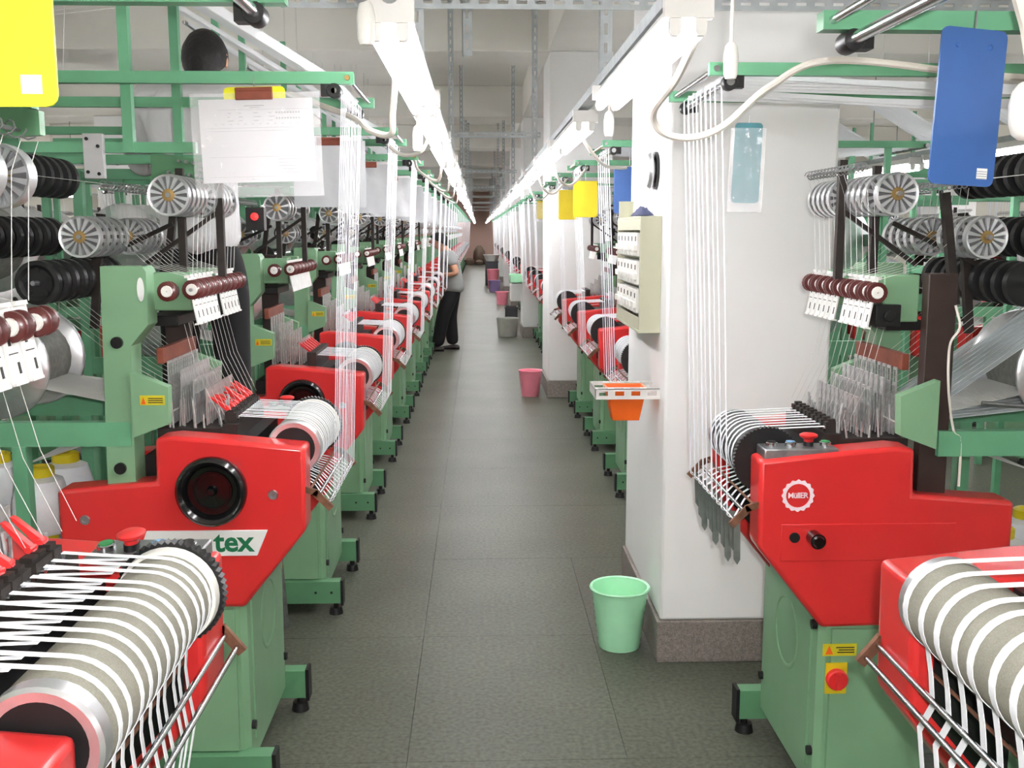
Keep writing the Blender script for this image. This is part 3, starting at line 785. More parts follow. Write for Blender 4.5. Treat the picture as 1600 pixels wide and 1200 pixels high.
def lamp(loc, label, group, tubes=(-0.024, 0.024), rz=0.0):
    t = empty('fluorescent_lamp', loc, rz); tag(t, label, 'lamp', group)
    inst('housing', shared('housing', lambda: m_housing(LAMP_L+0.04)), t, (0, -0.02, 0))
    for y, s in ((-0.02, 1), (LAMP_L+0.02, -1)):
        e = inst('end_cap', shared('endcap', m_endcap), t, (0, y, 0), (0, 0, 0), (1, s, 1))
        for x in (-0.024, 0.024): inst('tube_holder', shared('holder', m_holder), e, (x, 0.008, 0))
    for x in tubes: inst('tube', shared('tube', lambda: m_tube(LAMP_L-0.03)), t, (x, 0.015, -0.006))
    return t
LAMPZL, LAMPZR = 2.058, 2.078
XL, XR = -0.160, 0.395
yl_ = [1.98 + 1.31*i for i in range(39)]
lj = random.Random(21)
def jit(i): return lj.uniform(-0.014, 0.014) if i > 1 else 0.0
yr_ = [2.02] + [3.90 + 1.33*i for i in range(37)]
for i, y in enumerate(yl_):
    lamp((XL+jit(i), y, LAMPZL+jit(i)*0.6), ('%s twin tube lamp of the left lamp row' % nth(i)) if i < 12 else 'distant glowing twin tube lamp of the left lamp row', 'lamps over the left side of the aisle' if i < 12 else 'distant lamps of the left lamp row', (-0.024,) if i in (1, 2, 4, 5, 7, 9, 10) or (i > 10 and i % 3) else (-0.024, 0.024))
for i, y in enumerate(yr_):
    lamp((XR+jit(i), y, LAMPZR+jit(i)*0.6), ('%s tube lamp of the right lamp row' % nth(i)) if i < 12 else 'distant glowing tube lamp of the right lamp row', 'lamps over the right side of the aisle' if i < 12 else 'distant lamps of the right lamp row', (0.024,) if i in (1, 3, 4, 6, 7, 9) or (i > 9 and i % 3) else (-0.024, 0.024))
for i in range(10):                            # the rows go on behind the viewer
    for x, z, nm in ((XL, LAMPZL, 'left'), (XR, LAMPZR, 'right')):
        lamp((x, -13.0+1.31*i, z), 'lamp of the %s lamp row behind the viewer' % nm, 'lamps behind the viewer')
for x, z, nm in ((-4.2, 2.2, 'behind the left looms'), (4.9, 2.2, 'behind the right looms'), (-7.2, 2.3, 'near the left wall'), (7.6, 2.3, 'near the right wall')):
    for i in range(22):
        lamp((x, -13.0+1.75*i, z), 'glowing tube lamp of the lamp row %s' % nm, 'lamps %s' % nm)
    t = empty('lamp_channel', (x, 0, z+0.062)); tag(t, 'galvanised channel carrying the lamps %s' % nm, 'rail')
    MB().box(-0.02, 0.02, -13.2, 25.2, -0.006, 0.022).build('channel', 'galvanised', t)
    for y in (-12, -6, 1.0, 7.0, 13.0, 19.0, 24.5): MB().cyl((0, y, 0.02), (0, y, CEIL-z-0.062), 0.008, 6).build('hanger_rod', 'steel', t)
for i in range(3):
    lamp((2.52, 4.6+1.4*i, 2.06), '%s tube lamp glowing above the backs of the right looms' % ('near', 'middle', 'far')[i], 'lamps above the right loom backs')
t = empty('lamp_channel', (2.52, 0, 2.122)); tag(t, 'slotted channel carrying the lamps above the right loom backs', 'rail')
MB().box(-0.02, 0.02, 4.5, 8.8, -0.006, 0.022).build('channel', 'galvanised', t)
for y in (4.8, 8.5): MB().cyl((0, y, 0.02), (0, y, CEIL-2.122), 0.008, 6).build('hanger_rod', 'steel', t)
for x, z in ((XL, LAMPZL), (XR, LAMPZR)):
    t = empty('lamp_channel', (x, 0, z+0.062)); tag(t, 'galvanised channel of the %s lamp row behind the viewer' % ('left' if x < 0 else 'right'), 'rail')
    MB().box(-0.02, 0.02, -13.2, 0.4, -0.006, 0.022).build('channel', 'galvanised', t)
    for y in (-12.5, -8, -4, 0.0): MB().cyl((0, y, 0.02), (0, y, CEIL-z-0.062), 0.008, 6).build('hanger_rod', 'steel', t)
tag(MB().box(XR-0.02, XR+0.02, 1.0, 52, 2.146, 2.175).build('lamp_channel', 'galvanised'), 'long galvanised channel carrying the right row of lamps', 'rail')
tag(MB().box(XL-0.02, XL+0.02, 2.0, 52, 2.126, 2.150).build('lamp_channel', 'galvanised'), 'long galvanised channel carrying the left row of lamps', 'rail')
for x, nm in ((XL-0.048, 'outer'), (XL+0.002, 'inner')):
    tag(MB().cyl((x, 0.45, 2.128), (x, 2.00, 2.122), 0.018, 14).build('conduit_pipe', 'galvanised'), '%s steel conduit pipe running to the nearest left lamp' % nm, 'pipe', 'conduit pipes over the left lamps')

def m_strut(L):                                # slotted angle, along z
    b = MB()
    w, th = 0.040, 0.0025
    n = int(L/0.06)
    for side in (0, 1):
        for a0, a1 in ((0.0, 0.014), (0.024, w)):
            if side == 0: b.box(a0-0.02, a1-0.02, 0, th, 0, L)
            else: b.box(-0.02, -0.02+th, a0, a1, 0, L)
        for i in range(n+1):
            z0 = i*0.06; z1 = min(L, z0+0.026)
            if z1 <= z0: continue
            if side == 0: b.box(-0.006, 0.004, 0, th, z0, z1)
            else: b.box(-0.02, -0.02+th, 0.014, 0.024, z0, z1)
    return b.mesh('strut', 'galvanised', smooth=False)
FR_Y = [3.45, 7.7, 12.4, 17.0, 21.6, 26.4, 31, 36]
for i, y in enumerate(FR_Y):
    t = empty('lamp_hanger', (0, y, 0)); tag(t, '%s slotted steel hanger frame carrying the lamps from the ceiling' % ordn[i], 'hanger', 'lamp hanger frames')
    for x, zb in ((XL-0.03, LAMPZL+0.094), (XR+0.02, LAMPZR+0.099)):
        inst('strut', shared('strut%.2f' % zb, lambda: m_strut(CEIL-zb)), t, (x, 0, zb))
    x0, x1 = (-0.62, 4.2) if i == 0 else (XL-0.05, XR+0.06)
    zc = 2.418 if i == 0 else 2.385
    inst('cross_strut', shared('cstrut%.1f' % (x1-x0), lambda: m_strut(x1-x0)), t, (x0, -0.01, zc), (0, PI/2, 0))
    if i == 0:
        inst('strut', shared('strutx', lambda: m_strut(CEIL-2.4)), t, (XL+0.12, 0.9, 2.4)) 

def cable(pts, r, label, group=None, name='power_cable', mt='cable_white', cat='cable'):
    return tag(MB().tube(spline(pts), r, 8).build(name, mt), label, cat, group)
cable([(XL-0.04, 2.62, 2.07), (XL-0.055, 2.70, 1.995), (-0.225, 2.75, 1.945), (-0.29, 2.85, 1.965), (-0.36, 3.05, 2.02), (-0.6, 3.4, 2.13)], 0.0085, 'thick white cable looping from the nearest left lamp to the second left loom', 'lamp cables')
cable([(XR+0.045, 2.10, 2.10), (XR+0.055, 2.40, 2.04), (0.435, 2.62, 1.99), (0.47, 2.68, 1.945), (0.55, 2.70, 1.935), (0.63, 2.69, 1.965), (0.74, 2.68, 2.06), (0.90, 2.68, 2.125), (1.3, 2.68, 2.09), (1.6, 2.69, 2.08)], 0.0095, 'thick white cable looping from the nearest right lamp along the green bar', 'lamp cables')
cable([(XR+0.03, 4.5, 2.12), (0.52, 4.7, 2.03), (0.62, 4.95, 1.995), (0.8, 5.08, 2.0)], 0.0085, 'white cable from the second right lamp to the loom behind the nearest pillar', 'lamp cables')
cable([(-0.20, 4.35, 2.08), (-0.24, 4.40, 2.02), (-0.33, 4.5, 2.02), (-0.42, 4.6, 2.1)], 0.008, 'white cable from the second left lamp to the third left loom', 'lamp cables')
for k in range(4):
    cable([(-0.19, 5.7+1.55*k, 2.08), (-0.22, 5.8+1.55*k, 1.97), (-0.33, 5.95+1.55*k, 2.03), (-0.36, 6.05+1.55*k, 2.1)], 0.008, 'white cable drooping from the %s left lamp to a loom' % ordn[k+2], 'lamp cables')
for k in range(3):
    cable([(XR+0.03, 6.1+1.43*k, 2.12), (0.47, 6.15+1.43*k, 2.0), (0.56, 6.3+1.43*k, 1.97), (0.68, 6.5+1.43*k, 2.09)], 0.008, 'yellowish white cable drooping from the %s right lamp to a loom' % ordn[k+2], 'lamp cables')
cable([(-1.35, 1.84, 2.16), (-1.0, 1.83, 2.125), (-0.75, 1.83, 2.098), (-0.55, 1.83, 2.115), (-0.42, 1.83, 2.14)], 0.010, 'white cable sagging below the overhead bar at the upper left', 'lamp cables')
cable([(0.80, 1.60, 2.4), (0.803, 1.60, 2.12), (0.834, 1.60, 2.0), (0.846, 1.60, 1.94)], 0.013, 'thick white cable hanging at the right edge above the white plug', 'lamp cables')
cable([(-1.12, 2.4, 1.98), (-1.17, 2.4, 1.86), (-1.22, 2.4, 1.76), (-1.28, 2.41, 1.70), (-1.36, 2.5, 1.66)], 0.006, 'thin grey white cable drooping behind the nearest left loom', 'lamp cables')
t = empty('hanging_plug', (0.846, 1.60, 1.835)); tag(t, 'white rounded plug socket hanging at the right edge beside the blue clipboard', 'plug')
MB().lathe([(0.0, 0.0), (0.016, 0.002), (0.026, 0.010), (0.031, 0.025), (0.033, 0.055), (0.029, 0.075), (0.020, 0.087), (0.010, 0.092), (0.0, 0.093)], n=28).build('plug_body', 'white_plastic', t)
MB().cyl((0, 0, 0.088), (0, 0, 0.112), 0.012, 14, r1=0.010).build('plug_collar', 'red_plastic', t)
def pull_switch(loc, top, label):
    t = empty('pull_switch', loc); tag(t, label, 'switch', 'pendant switches')
    MB().lathe([(0.0, 0.0), (0.012, 0.002), (0.016, 0.012), (0.017, 0.05), (0.013, 0.072), (0.006, 0.080), (0, 0.081)], n=16).build('switch_body', 'white_plastic', t).scale = (1, 0.7, 1)
    MB().cyl((0, 0, 0.078), (0, 0, top-loc[2]), 0.004, 8).build('cord', 'cable_white', t)
pull_switch((0.56, 2.35, 2.03), 2.47, 'white pendant switch hanging before the nearest pillar')
pull_switch((0.412, 3.32, 1.99), 2.148, 'white pendant switch below the far end of the nearest right lamp')
pull_switch((-0.185, 3.27, 1.94), 2.12, 'white pendant switch below the second left lamp')
pull_switch((-0.200, 1.95, 2.03), 2.13, 'white pendant switch at the near end of the left lamps')

# ---------------------------------------------------------------- clipboards and sleeves on the overhead bars
def clipboard(loc, w, h, board, label, group=None, rx=0.0, rz=0.0, sheet=False, sleeve=None, clip='wood_brown', wide_clip=True, sticker=False, screws=False, board_w=None, bar=0.03):
    """hangs from the point loc (top middle), the face towards -y"""
    t = empty('clipboard', loc, rz); t.rotation_euler = (0, rx, rz); tag(t, label, 'clipboard', group)
    bw = board_w or w
    def rounded(w, h, r=0.012):
        pts = []
        for cx, cz, a0 in ((w/2-r, -r, 0), (-w/2+r, -r, 90), (-w/2+r, -h+r, 180), (w/2-r, -h+r, 270)):
            for k in range(4): a = R(a0+30*k); pts.append((cx+r*math.cos(a), cz+r*math.sin(a)))
        return pts
    b = MB().prism(rounded(bw, h-0.03 if sheet else h), -0.002, 0.002).build('board', board, t)
    if wide_clip:
        MB().box(-0.05, 0.05, -0.012, -0.003, -0.035, -0.006).cyl((-0.05, -0.009, -0.008), (0.05, -0.009, -0.008), 0.006, 10).build('clip', clip, t, bevel=0.002)
    MB().cyl((0, 0, -0.01), (0, 0, bar), 0.0015, 6).build('hanging_wire', 'steel', t)
    if sheet:
        s = MB().box(-w/2+0.012, w/2-0.008, -0.0052, -0.0042, -h+0.012, -0.032).build('paper_sheet', 'paper', t)
        p = MB(); rn = random.Random(4); z = -0.045
        def ln(x0, x1, z, th=0.0008): p.box(x0, x1, -0.0056, -0.0051, z-th, z+th)
        ln(-0.03, 0.025, -0.050, .0012); ln(-0.015, 0.012, -0.055); ln(-0.10, 0.145, -0.060, .0004)
        for r in range(3):
            for x in (-0.075, -0.045, -0.005, 0.035): ln(x, x+rn.uniform(.006, .02), -0.069-0.010*r)
        for r in (0, 1):
            for k in range(9): ln(0.055+0.0075*k, 0.055+0.0075*k+0.0045, -0.069-0.015*r, .0022)
        ln(-0.13, 0.145, -0.108, .0004); ln(-0.13, 0.145, -0.116, .0004); ln(-0.13, 0.145, -0.185, .0004); ln(-0.13, 0.145, -0.238, .0004)
        for k in range(12): ln(-0.11+0.02*k, -0.105+0.02*k, -0.098)
        for k in range(5): ln(0.055+0.01*(k > 2), 0.12, -0.192-0.009*k)
        ln(-0.02, -0.012, -0.245)
        p.build('printed_form', 'print_grey', s, smooth=False)
    if sleeve:
        b2 = MB(); nx, nz = 14, 12; ww, hh = w+0.022, h+0.012
        for yy in (-0.0075, 0.0045):
            vs = [(-ww/2+ww*i/nx, yy + 0.003*math.sin(i*1.3+k*0.5)*math.sin(k*0.9) + random.uniform(-.0006, .0006), 0.004-hh*k/nz-0.02) for k in range(nz+1) for i in range(nx+1)]
            b2._add(vs, [(k*(nx+1)+i, k*(nx+1)+i+1, (k+1)*(nx+1)+i+1, (k+1)*(nx+1)+i) for k in range(nz) for i in range(nx)])
        b2.build('plastic_sleeve', sleeve, t)
    if sticker:
        MB().box(bw/2-0.034, bw/2-0.014, -0.0028, -0.0018, -h+0.012, -h+0.030).build('sticker', 'sign_white', t)
        s = MB()
        for k in range(4): s.box(bw/2-0.034, bw/2-0.015, -0.0033, -0.0027, -h+0.012+0.004*k, -h+0.0135+0.004*k)
        s.build('sticker_print', 'print_grey', t)
    if screws:
        for x in (-bw/4, bw/4): MB().lathe([(0.0, -0.005), (0.004, -0.004), (0.005, -0.002)], (x, 0, -0.028), 'y', 10).build('rivet', 'blue_board', t)
    return t
# yellow board on the nearest left loom
clipboard((-0.521, 1.060, 2.055), 0.22, 0.235, 'yellow_plastic', 'large bright yellow board at the upper left corner', 'clipboards on the overhead bars', wide_clip=False, sticker=True, bar=0.05)
# printed form on the second left loom
clipboard((LX+0.088, 2.90, 2.083), 0.325, 0.265, 'yellow_plastic', 'printed white form in a clear sleeve clipped to a small yellow board', 'clipboards on the overhead bars', rx=R(-1.5), sheet=True, sleeve='sleeve', board_w=0.165)
# blue board on the nearest right loom
clipboard((0.824, 1.755, 2.030), 0.125, 0.255, 'blue_board', 'blue clipboard with a small white sticker hanging at the right', 'clipboards on the overhead bars', rx=R(2.5), rz=R(12), wide_clip=False, sticker=True, screws=True)
clipboard((RX-0.108, 3.27, 2.03), 0.085, 0.245, 'teal_board', 'teal board in a clear sleeve before the nearest white pillar', 'clipboards on the overhead bars', rx=R(1.5), rz=R(-15), wide_clip=False, sleeve='sleeve')
for i, y in enumerate(left_y[2:16]):
    lab = ('milky plastic sleeve with a form at the %s left loom' % ordn[i+2]) if i < 14 else 'milky plastic sleeve at a distant loom of the left row'
    clipboard((LX+0.07, y-0.03, 2.085), 0.28, 0.26, 'paper', lab, 'forms in milky sleeves of the left row', sleeve='sleeve_milky', wide_clip=i < 3, rz=R(-4+3*(i % 3)))
for i, (y, bd, lx) in enumerate(((right_y[2], 'blue_board', 0.225), (right_y[3], 'yellow_dull', 0.29), (right_y[4], 'yellow_dull', 0.27), (right_y[5], 'paper', 0.1), (right_y[6], 'paper', 0.1), (right_y[7], 'yellow_dull', 0.1))):
    clipboard((RX-lx, y-0.02, 2.00 if i < 3 else 2.06), 0.15 if i < 3 else 0.24, 0.22,  bd, '%s clipboard hanging at the %s right loom' % ({'blue_board': 'blue', 'yellow_dull': 'yellow', 'paper': 'white'}[bd], ordn[i+2]), 'clipboards of the right row', wide_clip=False, sleeve='sleeve' if i > 2 else None, bar=0.10 if i < 3 else 0.04)

# ---------------------------------------------------------------- on and beside the nearest pillar
t = empty('switch_cabinet', (PX0, 4.03, 1.30)); tag(t, 'beige metal switch cabinet with three rows of breakers on the nearest pillar', 'cabinet')
CW, CH, CD = 0.66, 0.455, 0.085
MB().box(-CD, 0, 0, 0.012, 0, CH).box(-CD, 0, CW-0.012, CW, 0, CH).box(-CD, 0, 0.012, CW-0.012, 0, 0.012).box(-CD, 0, 0.012, CW-0.012, CH-0.012, CH).box(-0.012, 0, 0.012, CW-0.012, 0.012, CH-0.012).box(-CD, -CD+0.006, 0.012, CW-0.012, 0.012, 0.06).box(-CD, -CD+0.006, 0.012, CW-0.012, CH-0.055, CH-0.012).build('cabinet_body', 'cabinet_beige', t, bevel=0.002)
for r in range(3):
    z0 = 0.075+0.112*r
    MB().box(-CD+0.012, -0.012, 0.012, CW-0.012, z0-0.008, z0-0.002).build('shelf', 'cabinet_dark', t)
    for k in range(6):
        y = 0.05+0.097*k
        b = MB().box(-CD-0.004, -0.02, y, y+0.078, z0, z0+0.092).box(-CD-0.016, -CD-0.004, y+0.008, y+0.070, z0+0.020, z0+0.044)
        b.mi(1).box(-CD-0.0055, -CD-0.003, y+0.030, y+0.048, z0+0.058, z0+0.078)
        b.build('breaker', ['white_plastic', 'dark_iron'], t, bevel=0.003)
t = empty('tin_cup', (PX0-0.06, 4.60, 1.755)); tag(t, 'small beige tin standing on top of the switch cabinet', 'tin')
MB().lathe([(0.0, 0.0), (0.030, 0.0), (0.032, 0.004), (0.032, 0.066), (0.034, 0.07), (0.030, 0.07), (0.029, 0.006), (0.0, 0.006)], n=24).build('tin_body', 'cabinet_beige', t)
b = MB(); rn = random.Random(2)
n, m = 10, 8; vs = []
for i in range(n+1):
    for j in range(m+1):
        u, v = i/n-0.5, j/m-0.5; r2 = max(0, 1-(2*u)**2)*max(0, 1-(2*v)**2)
        vs.append((u*0.075, v*0.20, 0.004+0.045*r2*(0.55+0.45*rn.random())))
b._add(vs, [(i*(m+1)+j, (i+1)*(m+1)+j, (i+1)*(m+1)+j+1, i*(m+1)+j+1) for i in range(n) for j in range(m)])
o = len(b.v); vs2 = [(x, y, 0.0) for x, y, z in vs]; b._add(vs2, [(i*(m+1)+j, i*(m+1)+j+1, (i+1)*(m+1)+j+1, (i+1)*(m+1)+j) for i in range(n) for j in range(m)])
tag(b.build('rag', 'cloth_blue', None, (PX0-0.042, 4.27, 1.7555)), 'crumpled dark blue rag on top of the switch cabinet', 'rag')
t = empty('alarm_bell', (PX0, 4.18, 1.935)); tag(t, 'round metal alarm bell fixed high on the side of the nearest pillar', 'bell')
MB().lathe([(0.040, 0.0), (0.040, -0.02), (0.070, -0.022), (0.072, -0.028), (0.062, -0.040), (0.03, -0.046), (0.0, -0.047)], axis='x', n=30).build('gong', 'aluminium', t)
MB().lathe([(0.074, 0.0), (0.074, -0.012), (0.05, -0.014), (0.05, 0.0)], axis='x', n=30, close=True).build('back_ring', 'black', t)
# white slotted shelf with an orange basket
t = empty('slotted_bracket', (PX0, 4.0, 1.085)); tag(t, 'white slotted angle bracket shelf on the side of the nearest pillar', 'shelf')
def slot_angle(L):
    b = MB(); w = 0.042
    n = int(L/0.062); b.box(-L, 0, 0.0, 0.003, -0.010, 0).box(-L, 0, 0.0, 0.003, -w, -0.028)
    for i in range(n+1):
        x0 = -L+i*L/n; b.box(max(-L, x0-0.014), min(0, x0+0.014), 0.0, 0.003, -0.028, -0.010)
    b.box(-L, 0, 0.0, 0.009, -0.003, 0).box(-L, 0, 0.033, w, -0.003, 0)
    for i in range(n+1):
        x0 = -L + i*L/(n+1e-6) if n else -L
        b.box(max(-L, x0-0.012), min(0, x0+0.012), 0.009, 0.033, -0.003, 0)
    return b.mesh('angle', 'lamp_white', smooth=False)
sa = slot_angle(0.255)
inst('angle', sa, t, (0, 0.0, 0)); inst('angle', sa, t, (0, 0.17, 0))
MB().box(-0.255, -0.252, 0.0, 0.21, -0.04, 0).build('angle', 'lamp_white', t)
t = empty('basket', (PX0-0.125, 4.10, 0.948)); tag(t, 'orange plastic basket tucked below the white slotted bracket', 'basket')
prof = [(0.062, 0.0), (0.075, 0.06), (0.088, 0.128), (0.094, 0.130), (0.094, 0.135), (0.084, 0.134), (0.070, 0.06), (0.058, 0.006), (0.0, 0.006)]
b = MB().lathe([(0.0, 0.0)]+prof, n=4)
Mr = Matrix.Rotation(PI/4, 3, 'Z'); b.v = [tuple(Vector((1.22*p.x, 1.0*p.y, p.z))) for p in (Mr @ Vector(q) for q in b.v)]
bo = b.build('basket_body', 'orange', t, bevel=0.006)
rb = MB()
for k in range(3): 
    s = 0.060+0.0082*k*1.2; rb.box(-1.22*s*0.72, 1.22*s*0.72, -s*0.71-0.003, -s*0.71+0.002, 0.025+0.035*k, 0.030+0.035*k)
rb.build('rib', 'orange', bo)

def bucket(name, loc, r0, r1, h, mt, label, group=None, ribs=9):
    t = empty(name, loc); tag(t, label, 'bin', group)
    pr = [(0.0, 0.0), (r0, 0.0)]
    for k in range(ribs):
        f0, f1 = (k+0.15)/ribs, (k+0.5)/ribs
        pr += [(r0+(r1-r0)*f0, h*f0), (r0+(r1-r0)*f1+0.0025, h*f1)]
    pr += [(r1, h*0.96)]
    MB().lathe(pr + [(r1-0.004, h*0.96), (r0-0.003, 0.005), (0.0, 0.005)], n=36).build('bin_body', mt, t)
    MB().lathe([(r1-0.004, h*0.955), (r1+0.006, h*0.955), (r1+0.009, h*0.975), (r1+0.005, h), (r1-0.004, h*0.985)], n=36, close=True).build('bin_rim', mt, t)
    return t
bucket('waste_bin', (0.575, 4.07, 0), 0.083, 0.116, 0.258, 'bin_green', 'pale green plastic waste bin on the floor at the nearest pillar', 'waste bins along the aisle')
bucket('waste_bin', (0.535, 10.62, 0), 0.088, 0.118, 0.27, 'bin_pink', 'pink plastic waste bin at the second pillar', 'waste bins along the aisle')
bucket('waste_bin', (0.47, 16.75, 0), 0.15, 0.175, 0.30, 'bin_grey', 'pale grey wide bin at the third pillar', 'waste bins along the aisle')
bucket('waste_bin', (0.55, 24.0, 0), 0.12, 0.15, 0.30, 'bin_pink', 'small pink bin far along the aisle beyond the third pillar', 'waste bins along the aisle')
bucket('waste_bin', (0.45, 29.0, 0), 0.14, 0.17, 0.32, 'bin_purple', 'purple bin far down the aisle', 'waste bins along the aisle')
bucket('waste_bin', (0.44, 31.0, 0), 0.15, 0.18, 0.56, 'bin_pink', 'tall pink bin standing behind the purple bin far down the aisle', 'waste bins along the aisle')
bucket('wash_basin', (0.42, 32.6, 0.75), 0.17, 0.26, 0.20, 'white_plastic', 'wide white basin far down the aisle on a dark crate', 'waste bins along the aisle')
def crate(loc, w, d, h, mt, label, group=None, name='crate', cat='crate'):
    t = empty(name, loc); tag(t, label, cat, group)
    MB().box(-w/2, w/2, -d/2, -d/2+0.012, 0, h).box(-w/2, w/2, d/2-0.012, d/2, 0, h).box(-w/2, -w/2+0.012, -d/2, d/2, 0, h).box(w/2-0.012, w/2, -d/2, d/2, 0, h).box(-w/2, w/2, -d/2, d/2, 0, 0.012).build('crate_body', mt, t)
    MB().box(-w/2-0.012, w/2+0.012, -d/2-0.012, -d/2, h-0.03, h).box(-w/2-0.012, w/2+0.012, d/2, d/2+0.012, h-0.03, h).box(-w/2-0.012, -w/2, -d/2, d/2, h-0.03, h).box(w/2, w/2+0.012, -d/2, d/2, h-0.03, h).build('crate_rim', mt, t)
    return t
crate((0.42, 32.6, 0), 0.40, 0.40, 0.75, 'dark_carton', 'dark crate carrying a white basin far down the aisle')
crate((0.60, 19.0, 0), 0.22, 0.3, 0.32, 'dark_carton', 'dark grey crate on the floor beyond the third pillar')
t = empty('wall_tray', (0.66, 17.0, 0.86)); tag(t, 'green tray on a bracket at the third pillar', 'tray')
MB().box(-0.15, 0.05, -0.3, 0.3, 0.0, 0.012).box(-0.15, -0.138, -0.3, 0.3, 0.0, 0.13).box(-0.15, 0.05, -0.3, -0.288, 0, 0.13).box(-0.15, 0.05, 0.288, 0.3, 0, 0.13).build('tray_body', 'bin_green', t)
MB().box(-0.10, 0.05, -0.02, 0.02, -0.02, 0.0).build('tray_bracket', 'steel', t)
for i, (x, y, w, h, z) in enumerate(((-0.45, 51.9, 0.55, 0.35, 0), (0.55, 52.0, 0.6, 0.4, 0), (0.05, 51.7, 0.40, 0.25, 0), (0.05, 52.5, 0.62, 0.95, 0))):
    t = empty('sack', (x, y, z)); tag(t, '%s brown sack of the heap at the far end of the aisle' % ('low left', 'low right', 'low middle', 'tall rear')[i], 'sack', 'heap of sacks at the end')
    MB().lathe([(0.0, 0.0), (w*0.42, 0.01), (w*0.5, h*0.3), (w*0.46, h*0.7), (w*0.25, h*0.92), (w*0.12, h), (0.0, h)], n=14).build('sack_body', 'carton', t)
    MB().lathe([(w*0.13, h*0.93), (w*0.16, h*0.95), (w*0.13, h*0.97)], n=12, close=True).build('tie', 'rust', t)

# ---------------------------------------------------------------- yarn cones on racks behind the looms
def m_cone():
    b = MB().lathe([(0.0, 0.0), (0.080, 0.0), (0.088, 0.012), (0.082, 0.10), (0.066, 0.165), (0.040, 0.178), (0.030, 0.178)], n=24)
    b.mi(1).lathe([(0.022, 0.172), (0.040, 0.172), (0.042, 0.180), (0.042, 0.200), (0.036, 0.204), (0.026, 0.204), (0.022, 0.19)], n=20, close=True)
    return b
cone_body = MB().lathe([(0.0, 0.0), (0.080, 0.0), (0.088, 0.012), (0.082, 0.10), (0.066, 0.160), (0.040, 0.172), (0.0, 0.172)], n=24).mesh('yarn_wind', 'tape')
cone_core = MB().lathe([(0.024, 0.165), (0.040, 0.165), (0.042, 0.175), (0.042, 0.198), (0.036, 0.202), (0.026, 0.202), (0.024, 0.18)], n=20, close=True).mesh('core', 'yellow_core')
def rack(x0, x1, y0, y1, z, label):
    t = empty('rack', ((x0+x1)/2, (y0+y1)/2, 0)); tag(t, label, 'rack', 'racks of yarn cones')
    w, d = (x1-x0)/2, (y1-y0)/2
    MB().box(-w, w, -d, d, z-0.02, z).build('rack_top', 'carton', t)
    for sx in (-1, 1):
        for sy in (-1, 1): MB().box(sx*w-sx*0.03, sx*w, sy*d-sy*0.03, sy*d, 0, z-0.02).build('rack_leg', 'green_frame', t)
def cone(x, y, z, label, group):
    t = empty('yarn_cone', (x, y, z)); tag(t, label, 'yarn cone', group)
    inst('yarn_wind', cone_body, t); inst('core', cone_core, t)
rack(-1.72, -1.24, 3.03, 3.43, 0.585, 'low rack of yarn cones under the back of the second left loom')
for i in range(2):
    for j in range(2):
        for k in range(2):
            cone(-1.56+0.22*i, 3.13+0.2*j, 0.585+0.203*k, '%s %s white yarn cone of the %s layer below the second left loom' % (('left', 'right')[i], ('front', 'rear')[j], 'upper' if k else 'lower'), 'yarn cones below the second left loom')
rack(1.46, 2.05, 2.86, 3.26, 0.62, 'rack of yarn cones behind the loom with the ring emblem')
for i in range(3):
    for j in range(2):
        cone(1.56+0.19*i, 2.96+0.2*j, 0.62, '%s yarn cone in the %s line behind the loom with the ring emblem' % (('left', 'middle', 'right')[i], ('front', 'rear')[j]), 'yarn cones behind the ring emblem loom')

